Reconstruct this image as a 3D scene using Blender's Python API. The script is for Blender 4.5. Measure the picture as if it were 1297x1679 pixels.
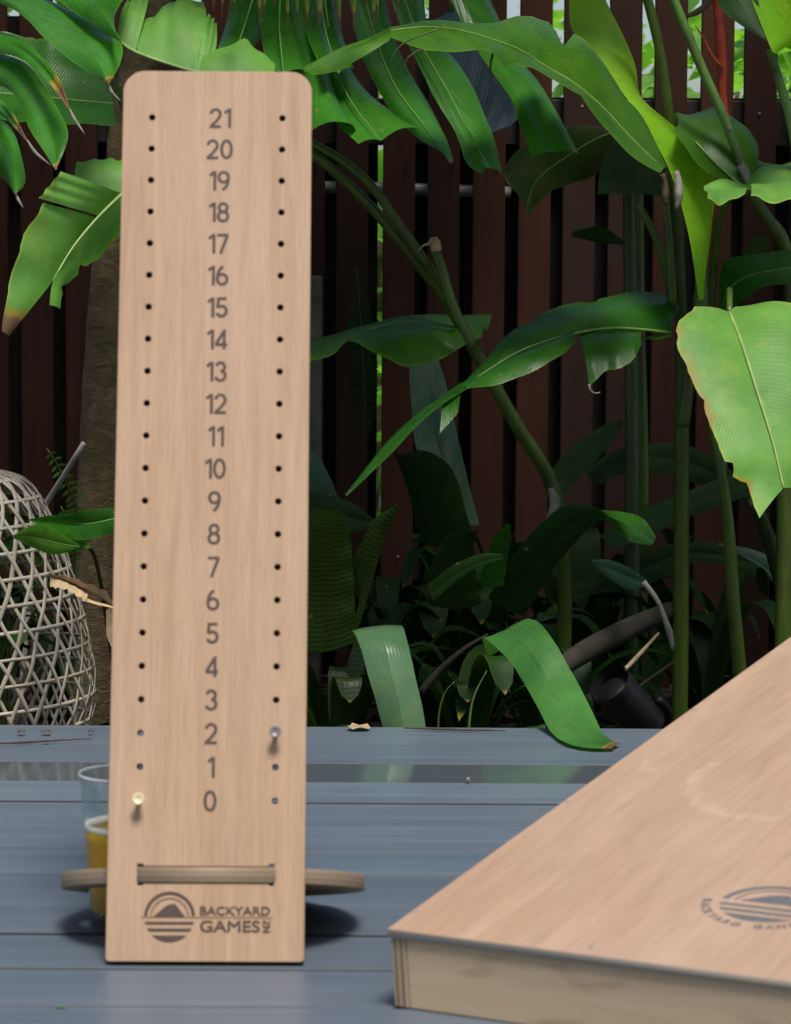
import bpy, bmesh, math, random
from mathutils import Vector, Matrix, noise
R = math.radians
rnd = random.Random(7)
C = bpy.context.scene.collection
SC = bpy.context.scene
for o in list(bpy.data.objects): bpy.data.objects.remove(o)

# ------------------------------------------------------------------ camera, sky, sun, exposure
F, PITCH, ROLL, CAMH = 4780.3, 0.09082, 0.00589, 0.5386          # focal length in pixels of a 1297 x 1679 picture
cd = bpy.data.cameras.new('camera'); cam = bpy.data.objects.new('camera', cd); C.objects.link(cam)
FW = Vector((0, math.cos(PITCH), -math.sin(PITCH))); UP0 = Vector((0, math.sin(PITCH), math.cos(PITCH))); RT0 = Vector((1, 0, 0))
RT = RT0*math.cos(ROLL) + UP0*math.sin(ROLL); UP = UP0*math.cos(ROLL) - RT0*math.sin(ROLL)
CAM = Vector((0, 0, CAMH))
cam.matrix_world = Matrix(((RT.x, UP.x, -FW.x, 0), (RT.y, UP.y, -FW.y, 0), (RT.z, UP.z, -FW.z, CAMH), (0, 0, 0, 1)))
cd.sensor_fit = 'VERTICAL'; cd.sensor_height = 36; cd.lens = F/1679*36
cd.clip_start = .02; cd.clip_end = 2000
cd.dof.use_dof = True; cd.dof.focus_distance = 3.55; cd.dof.aperture_fstop = 16
SC.camera = cam

SUN_EL, SUN_AZ = 66, 16          # a soft bright sky behind the photographer, a little to the right
w = bpy.data.worlds.new('World'); SC.world = w; w.use_nodes = True
nt = w.node_tree; bg = nt.nodes['Background']
sky = nt.nodes.new('ShaderNodeTexSky'); sky.sky_type = 'NISHITA'; sky.sun_disc = False
sky.sun_elevation = R(SUN_EL); sky.sun_rotation = R(180 - SUN_AZ)
sky.air_density = 1.0; sky.dust_density = 2.5; sky.ozone_density = 1.0
nt.links.new(sky.outputs[0], bg.inputs[0]); bg.inputs[1].default_value = .10
sl = bpy.data.lights.new('sun', 'SUN'); sun = bpy.data.objects.new('sun', sl); C.objects.link(sun)
sl.energy = 2.75; sl.angle = R(16); sl.color = (1, .95, .88)
sd = Vector((math.sin(R(SUN_AZ))*math.cos(R(SUN_EL)), -math.cos(R(SUN_AZ))*math.cos(R(SUN_EL)), math.sin(R(SUN_EL))))
sun.rotation_euler = sd.to_track_quat('Z', 'Y').to_euler(); sun.location = (1, -2, 5)
SC.view_settings.view_transform = 'Standard'; SC.view_settings.look = 'None'
SC.view_settings.exposure = 0.5; SC.view_settings.gamma = 1; SC.view_settings.use_curve_mapping = False

# ------------------------------------------------------------------ helpers
def q(px, py, Y):
    "the point at distance Y that the photograph shows at pixel px, py"
    d = FW + RT*((px - 648.5)/F) + UP*((839.5 - py)/F)
    return CAM + d*(Y/d.y)
def qz(px, py, z=0):
    d = FW + RT*((px - 648.5)/F) + UP*((839.5 - py)/F)
    return CAM + d*((z - CAMH)/d.z)

def link(name, me, mats, parent=None, smooth=True):
    for m in (mats if isinstance(mats, (list, tuple)) else [mats]): me.materials.append(m)
    if smooth:
        me.polygons.foreach_set('use_smooth', [True]*len(me.polygons))
    o = bpy.data.objects.new(name, me); C.objects.link(o)
    if parent is not None: o.parent = parent
    return o
def thing(name, label, cat, loc=(0, 0, 0), group=None):
    o = bpy.data.objects.new(name, None); C.objects.link(o); o.location = loc; o.empty_display_size = .05
    tag(o, label, cat, group); return o
def tag(o, label, cat, group=None):
    o['label'] = label; o['category'] = cat
    if group: o['group'] = group
    return o
def mesh(name, V, Fc, mats, parent=None, org=None, smooth=True, uv=None, dry=None):
    me = bpy.data.meshes.new(name)
    if org is not None: V = [v - org for v in V]
    me.from_pydata([tuple(v) for v in V], [], Fc)
    if uv is not None:
        l = me.uv_layers.new(name='UVMap')
        idx = [0]*len(me.loops); me.loops.foreach_get('vertex_index', idx)
        l.data.foreach_set('uv', [c for i in idx for c in uv[i]])
    if dry is not None:
        a = me.attributes.new('dry', 'FLOAT', 'POINT'); a.data.foreach_set('value', dry)
    me.update()
    return link(name, me, mats, parent, smooth)
def box_vf(x0, x1, y0, y1, z0, z1, bev=0.0):
    bm = bmesh.new(); bmesh.ops.create_cube(bm, size=1)
    for v in bm.verts:
        v.co = Vector(((x0+x1)/2 + v.co.x*(x1-x0), (y0+y1)/2 + v.co.y*(y1-y0), (z0+z1)/2 + v.co.z*(z1-z0)))
    if bev: bmesh.ops.bevel(bm, geom=bm.edges[:], offset=bev, segments=1, affect='EDGES')
    return bm
def bm_obj(name, bm, mats, parent=None, smooth=False):
    me = bpy.data.meshes.new(name); bm.to_mesh(me); bm.free()
    return link(name, me, mats, parent, smooth)
def catmull(pts, n):
    "n+1 points evenly spaced in chord length along a smooth curve through pts"
    pts = [Vector(p) for p in pts]
    if len(pts) == 2: return [pts[0].lerp(pts[1], i/n) for i in range(n+1)]
    e = [pts[0]*2 - pts[1]] + pts + [pts[-1]*2 - pts[-2]]
    dense = []
    for k in range(1, len(e)-2):
        a, b, c, d = e[k-1:k+3]
        for i in range(12):
            t = i/12
            dense.append(.5*((2*b) + (c-a)*t + (2*a-5*b+4*c-d)*t*t + (3*b-a-3*c+d)*t**3))
    dense.append(pts[-1])
    s = [0]
    for i in range(1, len(dense)): s.append(s[-1] + (dense[i]-dense[i-1]).length)
    out = []; j = 0
    for i in range(n+1):
        t = s[-1]*i/n
        while j < len(s)-2 and s[j+1] < t: j += 1
        f = (t - s[j])/max(1e-9, s[j+1]-s[j])
        out.append(dense[j].lerp(dense[j+1], min(1, max(0, f))))
    return out
def tube_vf(pts, rad, n=16, k=8, cap=True):
    "a tapered tube through pts; rad is one radius or a list spread along the tube"
    P = catmull(pts, n); V = []; Fc = []
    rl = rad if isinstance(rad, (list, tuple)) else [rad, rad]
    prev = None
    for i, p in enumerate(P):
        t = (P[min(i+1, n)] - P[max(i-1, 0)]).normalized()
        a = prev if prev is not None else (Vector((0, 1, 0)) if abs(t.y) < .9 else Vector((1, 0, 0)))
        a = (a - t*a.dot(t)).normalized(); prev = a; b = t.cross(a)
        u = i/n*(len(rl)-1); j = min(int(u), len(rl)-2); r = rl[j] + (rl[j+1]-rl[j])*(u-j)
        for c in range(k):
            an = 2*math.pi*c/k; V.append(p + (a*math.cos(an) + b*math.sin(an))*r)
    for i in range(n):
        for c in range(k):
            Fc.append((i*k+c, i*k+(c+1) % k, (i+1)*k+(c+1) % k, (i+1)*k+c))
    if cap: Fc += [tuple(range(k))[::-1], tuple(n*k+c for c in range(k))]
    return V, Fc
def tube(name, pts, rad, mat, parent=None, org=None, n=16, k=8):
    V, Fc = tube_vf(pts, rad, n, k)
    uv = [(i//k/n, (i % k)/k) for i in range(len(V))]
    return mesh(name, V, Fc, mat, parent, org, uv=uv)
def ptube(name, pix, Y, rpx, mat, parent=None, org=None, n=18, k=10):
    "a tube drawn through pixels at distance Y (one number or first and last), radius in pixels"
    Ys = Y if isinstance(Y, (list, tuple)) else (Y, Y)
    m = len(pix)-1
    pts = [q(p[0], p[1], p[2] if len(p) > 2 else Ys[0] + (Ys[1]-Ys[0])*i/m) for i, p in enumerate(pix)]
    rl = rpx if isinstance(rpx, (list, tuple)) else [rpx, rpx]
    return tube(name, pts, [r*(Ys[0]+Ys[1])/2/F for r in rl], mat, parent, org, n, k)
def lathe_vf(prof, n=32):
    V = []; Fc = []; m = len(prof)
    for r, z in prof:
        for c in range(n):
            a = 2*math.pi*c/n; V.append(Vector((r*math.cos(a), r*math.sin(a), z)))
    for i in range(m-1):
        for c in range(n):
            Fc.append((i*n+c, i*n+(c+1) % n, (i+1)*n+(c+1) % n, (i+1)*n+c))
    return V, Fc
def fill2d(name, loops, depth, bevel=0):
    "a flat plate from closed 2D loops (later loops cut holes), thickness depth, centred on z = 0"
    cu = bpy.data.curves.new(name, 'CURVE'); cu.dimensions = '2D'; cu.fill_mode = 'BOTH'; cu.extrude = depth/2
    if bevel: cu.bevel_depth = bevel; cu.bevel_resolution = 1; cu.offset = -bevel; cu.extrude = depth/2 - bevel
    for lp in loops:
        s = cu.splines.new('POLY'); s.points.add(len(lp)-1)
        for p, c in zip(s.points, lp): p.co = (c[0], c[1], 0, 1)
        s.use_cyclic_u = True
    return curve_mesh(name, cu)
def curve_mesh(name, cu):
    o = bpy.data.objects.new('tmp', cu); C.objects.link(o)
    dg = bpy.context.evaluated_depsgraph_get(); dg.update()
    me = bpy.data.meshes.new_from_object(o.evaluated_get(dg)); me.name = name
    me.materials.clear()
    bpy.data.objects.remove(o); bpy.data.curves.remove(cu)
    return me
def text_mesh(name, s, size, depth=.0002, bold=0., sx=1., rot=0., at=(0, 0, 0), space=1.):
    cu = bpy.data.curves.new(name, 'FONT'); cu.body = s; cu.size = size; cu.align_x = 'CENTER'; cu.align_y = 'CENTER'
    cu.extrude = depth/2; cu.bevel_depth = bold; cu.bevel_resolution = 0; cu.space_character = space
    me = curve_mesh(name, cu)
    xs = [v.co.x for v in me.vertices]; ys = [v.co.y for v in me.vertices]
    cx, cy = (min(xs)+max(xs))/2, (min(ys)+max(ys))/2
    me.transform(Matrix.Translation(at) @ Matrix.Rotation(rot, 4, 'Z') @ Matrix.Diagonal((sx, 1, 1, 1)) @ Matrix.Translation((-cx, -cy, 0)))
    return me
def circle(cx, cy, r, n=20, a0=0, a1=2*math.pi):
    return [(cx + r*math.cos(a0+(a1-a0)*i/n), cy + r*math.sin(a0+(a1-a0)*i/n)) for i in range(n)]

def ribbon(path, w, z):
    "a flat stroke of width w along a 2D path"
    n = len(path); V, Fc = [], []
    for i, p in enumerate(path):
        a = Vector(path[max(i-1, 0)]); b = Vector(path[min(i+1, n-1)]); t = (b-a).normalized(); nn = Vector((-t.y, t.x))*w/2
        if 0 < i < n-1:                                   # keep the width through a corner
            t0 = (Vector(p)-a).normalized(); k = max(.5, abs(t.dot(t0))); nn /= k
        for sg in (1, -1): V.append(Vector((p[0]+nn.x*sg, p[1]+nn.y*sg, z)))
    for i in range(n-1): Fc.append((2*i, 2*i+1, 2*i+3, 2*i+2))
    return V, Fc
def earc(cx, cy, rx, ry, d0, d1, n=14):
    return [(cx+rx*math.cos(R(d0+(d1-d0)*i/n)), cy+ry*math.sin(R(d0+(d1-d0)*i/n))) for i in range(n+1)]
DIG = {'0': [earc(.29, .5, .235, .43, 90, 450, 32)], '1': [[(.30, .0), (.30, .98)], [(.27, .93), (.06, .745)]],
 '2': [earc(.29, .68, .225, .25, 175, -25, 16) + [(.33, .34), (.05, .065)], [(.0, .063), (.56, .063)]],
 '3': [earc(.27, .715, .2, .215, 165, -90, 14), earc(.27, .295, .235, .235, 90, -165, 16)],
 '4': [[(.43, .0), (.43, .98)], [(.44, .94), (.045, .285), (.06, .262)], [(.0, .245), (.58, .245)]],
 '5': [[(.52, .925), (.12, .925)], [(.135, .98), (.085, .47)], earc(.28, .315, .235, .25, 135, -160, 18)],
 '6': [earc(.29, .31, .235, .25, 0, 360, 28), earc(.40, .34, .345, .6, 183, 100, 12)],
 '7': [[(.02, .925), (.55, .925)], [(.525, .93), (.19, .0)]],
 '8': [earc(.29, .725, .195, .205, 0, 360, 26), earc(.29, .29, .235, .235, 0, 360, 26)],
 '9': [earc(.29, .67, .235, .25, 0, 360, 28), earc(.18, .64, .345, .6, 3, -80, 12)]}
def number_mesh(s, h, x0, y0):
    "sans serif numerals drawn as burnt strokes"
    V, Fc = [], []; adv = [.43 if c == '1' else .67 for c in s]; x = -sum(adv)/2 + .045
    for c, a in zip(s, adv):
        for k, st in enumerate(DIG[c]):
            v, f = ribbon(st, .148, .00012 + .00004*k); b = len(V)
            V += [Vector((x0 + (x+p.x)*h, y0 + (p.y-.5)*h, p.z)) for p in v]; Fc += [tuple(i+b for i in q_) for q_ in f]
        x += a
    me = bpy.data.meshes.new('numeral'); me.from_pydata([tuple(v) for v in V], [], Fc); me.update(); return me

# ------------------------------------------------------------------ materials
class NT:
    def __init__(s, name):
        s.m = bpy.data.materials.new(name); s.m.use_nodes = True; s.t = s.m.node_tree
        s.b = s.t.nodes['Principled BSDF']; s.out = s.t.nodes['Material Output']
    def n(s, ty, **kw):
        nd = s.t.nodes.new('ShaderNode'+ty)
        for k, v in kw.items(): setattr(nd, k, v)
        return nd
    def l(s, a, b): s.t.links.new(a, b)
    def coord(s, scale=(1, 1, 1), kind='Object', rot=(0, 0, 0)):
        tc = s.n('TexCoord'); mp = s.n('Mapping'); mp.inputs['Scale'].default_value = scale; mp.inputs['Rotation'].default_value = rot
        s.l(tc.outputs[kind], mp.inputs[0]); return mp.outputs[0]
    def noise(s, vec, scale, detail=4, rough=.55, dist=0.):
        t = s.n('TexNoise'); t.inputs['Scale'].default_value = scale; t.inputs['Detail'].default_value = detail
        t.inputs['Roughness'].default_value = rough; t.inputs['Distortion'].default_value = dist
        if vec is not None: s.l(vec, t.inputs['Vector'])
        return t.outputs['Fac']
    def ramp(s, fac, stops):
        r = s.n('ValToRGB'); e = r.color_ramp.elements
        while len(e) < len(stops): e.new(.5)
        for x, (p, c) in zip(e, stops): x.position = p; x.color = (c, c, c, 1) if isinstance(c, (int, float)) else (*c, 1)
        s.l(fac, r.inputs[0]); return r.outputs[0]
    def mix(s, fac, a, b, mode='MIX'):
        m = s.n('Mix', data_type='RGBA', blend_type=mode)
        for inp, v in ((m.inputs[0], fac), (m.inputs[6], a), (m.inputs[7], b)):
            if isinstance(v, (int, float)): inp.default_value = v
            elif isinstance(v, tuple): inp.default_value = (*v, 1)
            else: s.l(v, inp)
        return m.outputs[2]
    def math(s, op, a, b=None, c=None):
        m = s.n('Math', operation=op)
        for i, v in enumerate((a, b, c)):
            if v is None: continue
            if isinstance(v, (int, float)): m.inputs[i].default_value = v
            else: s.l(v, m.inputs[i])
        return m.outputs[0]
    def bump(s, h, strength=.3, dist=.001):
        b = s.n('Bump'); b.inputs['Strength'].default_value = strength; b.inputs['Distance'].default_value = dist
        s.l(h, b.inputs['Height']); s.l(b.outputs[0], s.b.inputs['Normal']); return b.outputs[0]
    def col(s, c):
        if isinstance(c, tuple): s.b.inputs['Base Color'].default_value = (*c, 1)
        else: s.l(c, s.b.inputs['Base Color'])
    def rough(s, r):
        if isinstance(r, (int, float)): s.b.inputs['Roughness'].default_value = r
        else: s.l(r, s.b.inputs['Roughness'])

def mat_simple(name, c, rough=.5, var=.25, scale=30, bump=.2):
    t = NT(name); v = t.coord(); f = t.noise(v, scale)
    t.col(t.mix(t.ramp(f, [(.3, 0.), (.7, 1.)]), tuple(x*(1-var) for x in c), tuple(min(1, x*(1+var)) for x in c)))
    t.rough(rough); t.bump(f, bump, .002); return t.m

SCUFF = (.155, .402, .084, .107)
def mat_ply(name, c1, c2, pale, grain=(60, 3, 60), cathedral=0., rough=.55):
    "plywood face veneer, grain along local y"
    t = NT(name)
    fine = t.noise(t.coord((grain[0]*4, grain[1]*3, grain[0]*4)), 1.6, 3, .7)
    mid = t.noise(t.coord((grain[0], grain[1], grain[2])), 1.0, 5, .6, .6)
    blot = t.noise(t.coord((7, 3, 7)), 1.0, 3)
    pore = t.noise(t.coord((900, 60, 900)), 1.0, 2, .6)
    c = t.mix(t.ramp(mid, [(.3, 0.), (.7, 1.)]), c1, c2)
    c = t.mix(t.math('MULTIPLY', t.ramp(fine, [(.45, 0.), (.75, 1.)]), .45), c, tuple(x*.62 for x in c1))
    c = t.mix(t.math('MULTIPLY', t.ramp(blot, [(.35, 0.), (.75, 1.)]), .45), c, pale)
    c = t.mix(t.math('MULTIPLY', t.ramp(pore, [(.6, 0.), (.75, 1.)]), .35), c, tuple(x*.55 for x in c1))
    if cathedral:
        d = t.noise(t.coord((4.2, 1.25, 1)), 1.0, 3, .5, .4)
        ring = t.math('FRACT', t.math('MULTIPLY', d, 7))
        line = t.ramp(ring, [(.42, 0.), (.5, 1.), (.6, 0.)])
        brk = t.ramp(t.noise(t.coord((30, 14, 1)), 1., 4, .7), [(.5, 0.), (.68, 1.)])
        c = t.mix(t.math('MULTIPLY', t.math('MULTIPLY', line, brk), cathedral), c, tuple(min(1, x*1.25) for x in pale))
    if cathedral:
        tc = t.n('TexCoord'); mp = t.n('Mapping', vector_type='TEXTURE'); mp.inputs['Location'].default_value = (SCUFF[0], SCUFF[1], 0); mp.inputs['Scale'].default_value = (SCUFF[2], SCUFF[3], 1)
        t.l(tc.outputs['Object'], mp.inputs[0]); wv = t.n('VectorMath', operation='LENGTH'); t.l(mp.outputs[0], wv.inputs[0])
        dist = t.math('ADD', wv.outputs['Value'], t.math('MULTIPLY', t.math('SUBTRACT', t.noise(t.coord((16, 16, 1)), 1., 5, .7), .5), .55))
        ln = t.ramp(dist, [(.80, 0.), (.93, 1.), (1., 0.)]); gap = t.ramp(t.noise(t.coord((45, 45, 1)), 1., 3, .7), [(.42, 0.), (.55, 1.)])
        sy = t.n('SeparateXYZ'); t.l(mp.outputs[0], sy.inputs[0]); low = t.math('LESS_THAN', sy.outputs[1], .25)
        c = t.mix(t.math('MULTIPLY', t.math('MULTIPLY', t.math('MULTIPLY', ln, gap), low), .2), c, (.64, .56, .49))
    t.col(c); t.rough(rough); t.b.inputs['Specular IOR Level'].default_value = .3
    t.bump(t.math('ADD', t.math('MULTIPLY', fine, .6), pore), .12, .0006); return t.m

def mat_layers(name, axis, period, cols, rough=.6):
    "plywood edge: plies stacked along a local axis"
    t = NT(name); tc = t.n('TexCoord'); sp = t.n('SeparateXYZ'); t.l(tc.outputs['Object'], sp.inputs[0])
    wob = t.noise(t.coord((40, 40, 40)), 1., 3)
    u = t.math('MULTIPLY_ADD', sp.outputs[axis], 1/period, t.math('MULTIPLY', wob, .25))
    f = t.math('PINGPONG', u, 1.)
    s = t.noise(t.coord((220, 220, 220)), 1., 3, .7)
    c = t.ramp(f, [(.3, cols[0]), (.5, cols[1]), (.75, cols[2])])
    t.col(t.mix(t.math('MULTIPLY', s, .5), c, tuple(x*.6 for x in cols[1]))); t.rough(rough); t.bump(s, .2, .0006); return t.m

def mat_leaf(name, c1, c2, rough=.36, trans=.25, tcol=None, veins=46, along='across', bump=.17, stripe=None, blotch=None, spec=.45, slant=.25):
    "leaf blade. UV: u along the midrib, v from the midrib out to the edge"
    t = NT(name); tc = t.n('TexCoord'); sp = t.n('SeparateXYZ'); t.l(tc.outputs['UV'], sp.inputs[0])
    u, v = sp.outputs[0], sp.outputs[1]
    wob = t.noise(t.coord((13, 13, 13)), 1., 4)
    if along == 'across': w_ = t.math('ADD', t.math('SUBTRACT', u, t.math('MULTIPLY', v, slant)), t.math('MULTIPLY', wob, .06))
    else: w_ = t.math('ADD', v, t.math('MULTIPLY', wob, .04))
    vein = t.math('SINE', t.math('MULTIPLY', w_, veins*6.283))
    fine = t.math('SINE', t.math('MULTIPLY', w_, veins*6.283*3.7))
    amp = t.math('ADD', t.noise(t.coord((16, 16, 16)), 1., 3), .1)
    h = t.math('MULTIPLY', t.math('MULTIPLY_ADD', fine, .3, vein), amp)
    n1 = t.noise(t.coord((11, 11, 11)), 1., 5); n2 = t.noise(t.coord((70, 70, 70)), 1., 4)
    c = t.mix(t.ramp(n1, [(.3, 0.), (.7, 1.)]), tuple(x*.82 for x in c1), tuple(x*1.12 for x in c2))
    n3 = t.noise(t.coord((24, 24, 24)), 1., 6, .75, .5)
    c = t.mix(t.math('MULTIPLY', t.ramp(n3, [(.5, 0.), (.72, 1.)]), .45), c, (c2[0]*1.9+.01, c2[1]*1.18, c2[2]*.9))
    if along == 'across': c = t.mix(t.math('MULTIPLY', t.ramp(v, [(.94, 0.), (1., 1.)]), .5), c, (c2[0]*2.6+.03, c2[1]*1.5+.02, c2[2]))
    c = t.mix(t.math('MULTIPLY', t.ramp(vein, [(.4, 0.), (1., 1.)]), .09), c, tuple(min(1, x*1.7+.01) for x in c2))
    c = t.mix(t.math('MULTIPLY', t.ramp(n2, [(.62, 0.), (.8, 1.)]), .3), c, tuple(x*.45 for x in c1))
    spots = t.ramp(t.noise(t.coord((55, 55, 55)), 1., 1), [(.775, 0.), (.80, 1.)])
    c = t.mix(t.math('MULTIPLY', spots, .6), c, (.22, .2, .07))
    if stripe:
        sn = t.noise(t.coord((60, 60, 14)), 1., 3)
        sw = t.math('SINE', t.math('ADD', t.math('MULTIPLY', u, 190.), t.math('MULTIPLY', sn, 9.)))
        c = t.mix(t.math('MULTIPLY', t.ramp(sw, [(.25, 0.), (.75, 1.)]), .8), c, stripe)
    if blotch:
        bn = t.noise(t.coord((13, 13, 13)), 1., 5, .7)
        c = t.mix(t.math('MULTIPLY', t.ramp(bn, [(.46, 0.), (.66, 1.)]), .8), c, blotch)
    at = t.n('Attribute', attribute_name='dry')
    dn = t.math('ADD', at.outputs['Fac'], t.math('MULTIPLY', t.math('SUBTRACT', t.noise(t.coord((45, 45, 45)), 1., 4), .5), .7))
    c = t.mix(t.ramp(dn, [(.38, 0.), (.6, 1.)]), c, (.30, .22, .03))
    c = t.mix(t.ramp(dn, [(.66, 0.), (.85, 1.)]), c, (.16, .09, .05))
    c = t.mix(t.ramp(dn, [(1.05, 0.), (1.25, 1.)]), c, (.55, .46, .36))
    t.col(c); t.rough(t.math('MULTIPLY_ADD', n2, .22, rough-.1)); t.b.inputs['Specular IOR Level'].default_value = spec
    nrm = t.bump(h, bump, .0012)
    if trans:
        tr = t.n('BsdfTranslucent'); t.l(t.mix(1., c, tcol or (2.0, 2.4, .9), 'MULTIPLY'), tr.inputs[0]); t.l(nrm, tr.inputs['Normal'])
        mx = t.n('MixShader'); mx.inputs[0].default_value = trans
        t.l(t.b.outputs[0], mx.inputs[1]); t.l(tr.outputs[0], mx.inputs[2]); t.l(mx.outputs[0], t.out.inputs[0])
    return t.m

def mat_stem(name, c1, c2, rough=.4, dirt=(.06, .045, .025)):
    t = NT(name); v = t.coord((60, 60, 6))
    f = t.noise(v, 1., 4); g = t.noise(t.coord((22, 22, 9)), 1., 5, .7)
    c = t.mix(t.ramp(f, [(.3, 0.), (.7, 1.)]), c1, c2)
    st = t.noise(t.coord((260, 260, 14)), 1., 4, .65)
    c = t.mix(t.math('MULTIPLY', t.ramp(g, [(.48, 0.), (.64, 1.)]), .8), c, dirt)
    c = t.mix(t.math('MULTIPLY', t.ramp(st, [(.5, 0.), (.7, 1.)]), .5), c, tuple(x*.45 for x in c1))
    t.col(c); t.rough(rough); t.bump(f, .25, .001); return t.m

M = {}
M['score'] = mat_ply('ply_scoreboard', (.42, .265, .16), (.55, .372, .245), (.60, .45, .335), grain=(90, 4, 60))
M['score_edge'] = mat_layers('ply_edge_score', 2, .0022, [(.12, .075, .05), (.24, .16, .10), (.16, .10, .065)])
M['disc'] = mat_layers('ply_edge_disc', 1, .0021, [(.22, .155, .10), (.40, .30, .20), (.29, .215, .14)])
M['disc_face'] = mat_ply('ply_disc_face', (.30, .20, .13), (.36, .25, .17), (.40, .29, .2))
M['burn'] = mat_simple('burnt_mark', (.085, .058, .046), .7, .2, 400, .1)
M['print'] = mat_simple('grey_print', (.115, .12, .13), .6, .25, 300, .1)
M['hole'] = mat_simple('charred_hole', (.012, .009, .008), .9)
M['corn'] = mat_ply('ply_game_board', (.355, .225, .140), (.455, .30, .205), (.49, .37, .29), grain=(26, 2.2, 26), cathedral=.3, rough=.5)
M['corn_edge'] = mat_layers('ply_edge_board', 2, .0024, [(.42, .35, .28), (.62, .53, .42), (.50, .42, .33)])
M['corn_end'] = mat_layers('side_rail_end', 0, .0024, [(.24, .14, .075), (.50, .39, .26), (.60, .49, .34)])
def _pine():
    t = NT('pine_rail')
    a = t.noise(t.coord((3.2, 9, 34)), 1., 5, .55, .8); b = t.noise(t.coord((8, 20, 300)), 1., 3); k = t.noise(t.coord((7, 5, 20)), 1.7, 2, .5)
    c = t.mix(t.ramp(a, [(.3, 0.), (.7, 1.)]), (.78, .60, .39), (.64, .46, .29))
    c = t.mix(t.math('MULTIPLY', t.ramp(k, [(.55, 0.), (.66, 1.)]), .6), c, (.36, .23, .12))
    c = t.mix(t.math('MULTIPLY', b, .22), c, (.5, .38, .25))
    t.col(c); t.rough(.55); t.bump(b, .12, .0005); return t.m
M['pine'] = _pine()
M['steel'] = mat_simple('screw_steel', (.25, .25, .26), .35, .1)
def _deck(name, wet):
    t = NT(name)
    oi = t.n('ObjectInfo')
    lon = t.noise(t.coord((1.2, 60, 60)), 1., 5, .6); fine = t.noise(t.coord((9, 420, 420)), 1., 3, .7)
    smu = t.noise(t.coord((3.5, 8, 1)), 1., 5, .65)
    c = t.mix(t.ramp(lon, [(.3, 0.), (.7, 1.)]), (.092, .124, .164), (.143, .185, .238))
    c = t.mix(t.math('MULTIPLY', t.ramp(smu, [(.42, 0.), (.7, 1.)]), .5), c, (.165, .195, .225))
    c = t.mix(t.math('MULTIPLY', t.ramp(fine, [(.5, 0.), (.75, 1.)]), .3), c, (.05, .065, .085))
    c = t.mix(t.math('MULTIPLY', oi.outputs['Random'], .55), c, (.055, .072, .09))
    if wet: c = t.mix(.45, c, (.065, .07, .065))
    t.col(c)
    t.rough(t.math('MULTIPLY_ADD', smu, .12, .02) if wet else t.math('MULTIPLY_ADD', t.math('ADD', smu, oi.outputs['Random']), .11, .27))
    t.bump(t.math('ADD', fine, lon), .03 if wet else .16, .0008); return t.m
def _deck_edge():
    t = NT('deck_edge_shade'); oi = t.n('ObjectInfo'); n = t.noise(t.coord((5, 90, 90)), 1., 4)  # board edges coloured dark to stand in for shade in the seams
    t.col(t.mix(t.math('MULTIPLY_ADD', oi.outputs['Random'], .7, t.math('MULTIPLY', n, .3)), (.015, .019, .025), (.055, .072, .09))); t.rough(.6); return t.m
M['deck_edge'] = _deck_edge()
M['deck'] = _deck('painted_deck', False); M['deck_wet'] = _deck('wet_deck', True)
def _slat():
    t = NT('fence_timber'); oi = t.n('ObjectInfo')
    a = t.noise(t.coord((60, 60, 3)), 1., 5, .6, .4); b = t.noise(t.coord((400, 400, 12)), 1., 3, .7); s = t.noise(t.coord((9, 9, 4)), 1., 5, .65)
    c = t.mix(t.ramp(a, [(.3, 0.), (.7, 1.)]), (.036, .0135, .0085), (.072, .026, .0150))
    c = t.mix(t.math('MULTIPLY', b, .4), c, (.035, .014, .009))
    c = t.mix(t.ramp(s, [(.45, 0.), (.75, .7)]), c, (.045, .024, .018))
    c = t.mix(t.ramp(oi.outputs['Random'], [(.15, .75), (.45, 0.)]), c, (.030, .017, .013))
    c = t.mix(t.ramp(oi.outputs['Random'], [(.6, 0.), (.95, .6)]), c, (.095, .037, .019))
    kn = t.ramp(t.noise(t.coord((42, 42, 11)), 1., 1), [(.70, 0.), (.76, 1.)]); c = t.mix(t.math('MULTIPLY', kn, .7), c, (.02, .009, .006))
    t.col(c); t.rough(.85); t.b.inputs['Specular IOR Level'].default_value = .15; t.bump(t.math('ADD', a, b), .3, .0012); return t.m
M['slat'] = _slat()
M['dark_timber'] = mat_simple('dark_timber', (.014, .012, .011), .8, .4, 40)
M['bark'] = None
def _bark():
    t = NT('bark'); a = t.noise(t.coord((30, 30, 55)), 1., 6, .7, .8); b = t.noise(t.coord((160, 160, 260)), 1., 4, .7); g = t.noise(t.coord((14, 14, 9)), 1., 4)
    c = t.mix(t.ramp(a, [(.32, 0.), (.68, 1.)]), (.17, .105, .045), (.46, .32, .16))
    c = t.mix(t.math('MULTIPLY', t.ramp(g, [(.5, 0.), (.7, 1.)]), .55), c, (.09, .10, .04))
    c = t.mix(t.math('MULTIPLY', b, .5), c, (.05, .035, .022))
    t.col(c); t.rough(.85); t.bump(t.math('ADD', a, b), 1., .006); return t.m
M['bark'] = _bark()
M['soil'] = mat_simple('soil', (.022, .016, .011), .95, .5, 25, .8)
M['l_split'] = mat_leaf('leaf_split', (.026, .140, .010), (.047, .20, .018), .29, .22, veins=9, bump=.15, slant=.5, spec=.5)
M['l_mid'] = mat_leaf('leaf_mid', (.030, .112, .005), (.056, .165, .010), .32, .3, spec=.45)
M['l_pale'] = mat_leaf('leaf_pale', (.105, .29, .045), (.15, .35, .06), .5, .28, bump=.12, spec=.35)
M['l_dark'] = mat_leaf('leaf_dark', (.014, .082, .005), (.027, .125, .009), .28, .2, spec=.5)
M['l_shade'] = mat_leaf('leaf_shaded', (.009, .036, .005), (.016, .05, .007), .5, .12, spec=.18)  # darker green copy with the shade of the bed put into its colour
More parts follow.
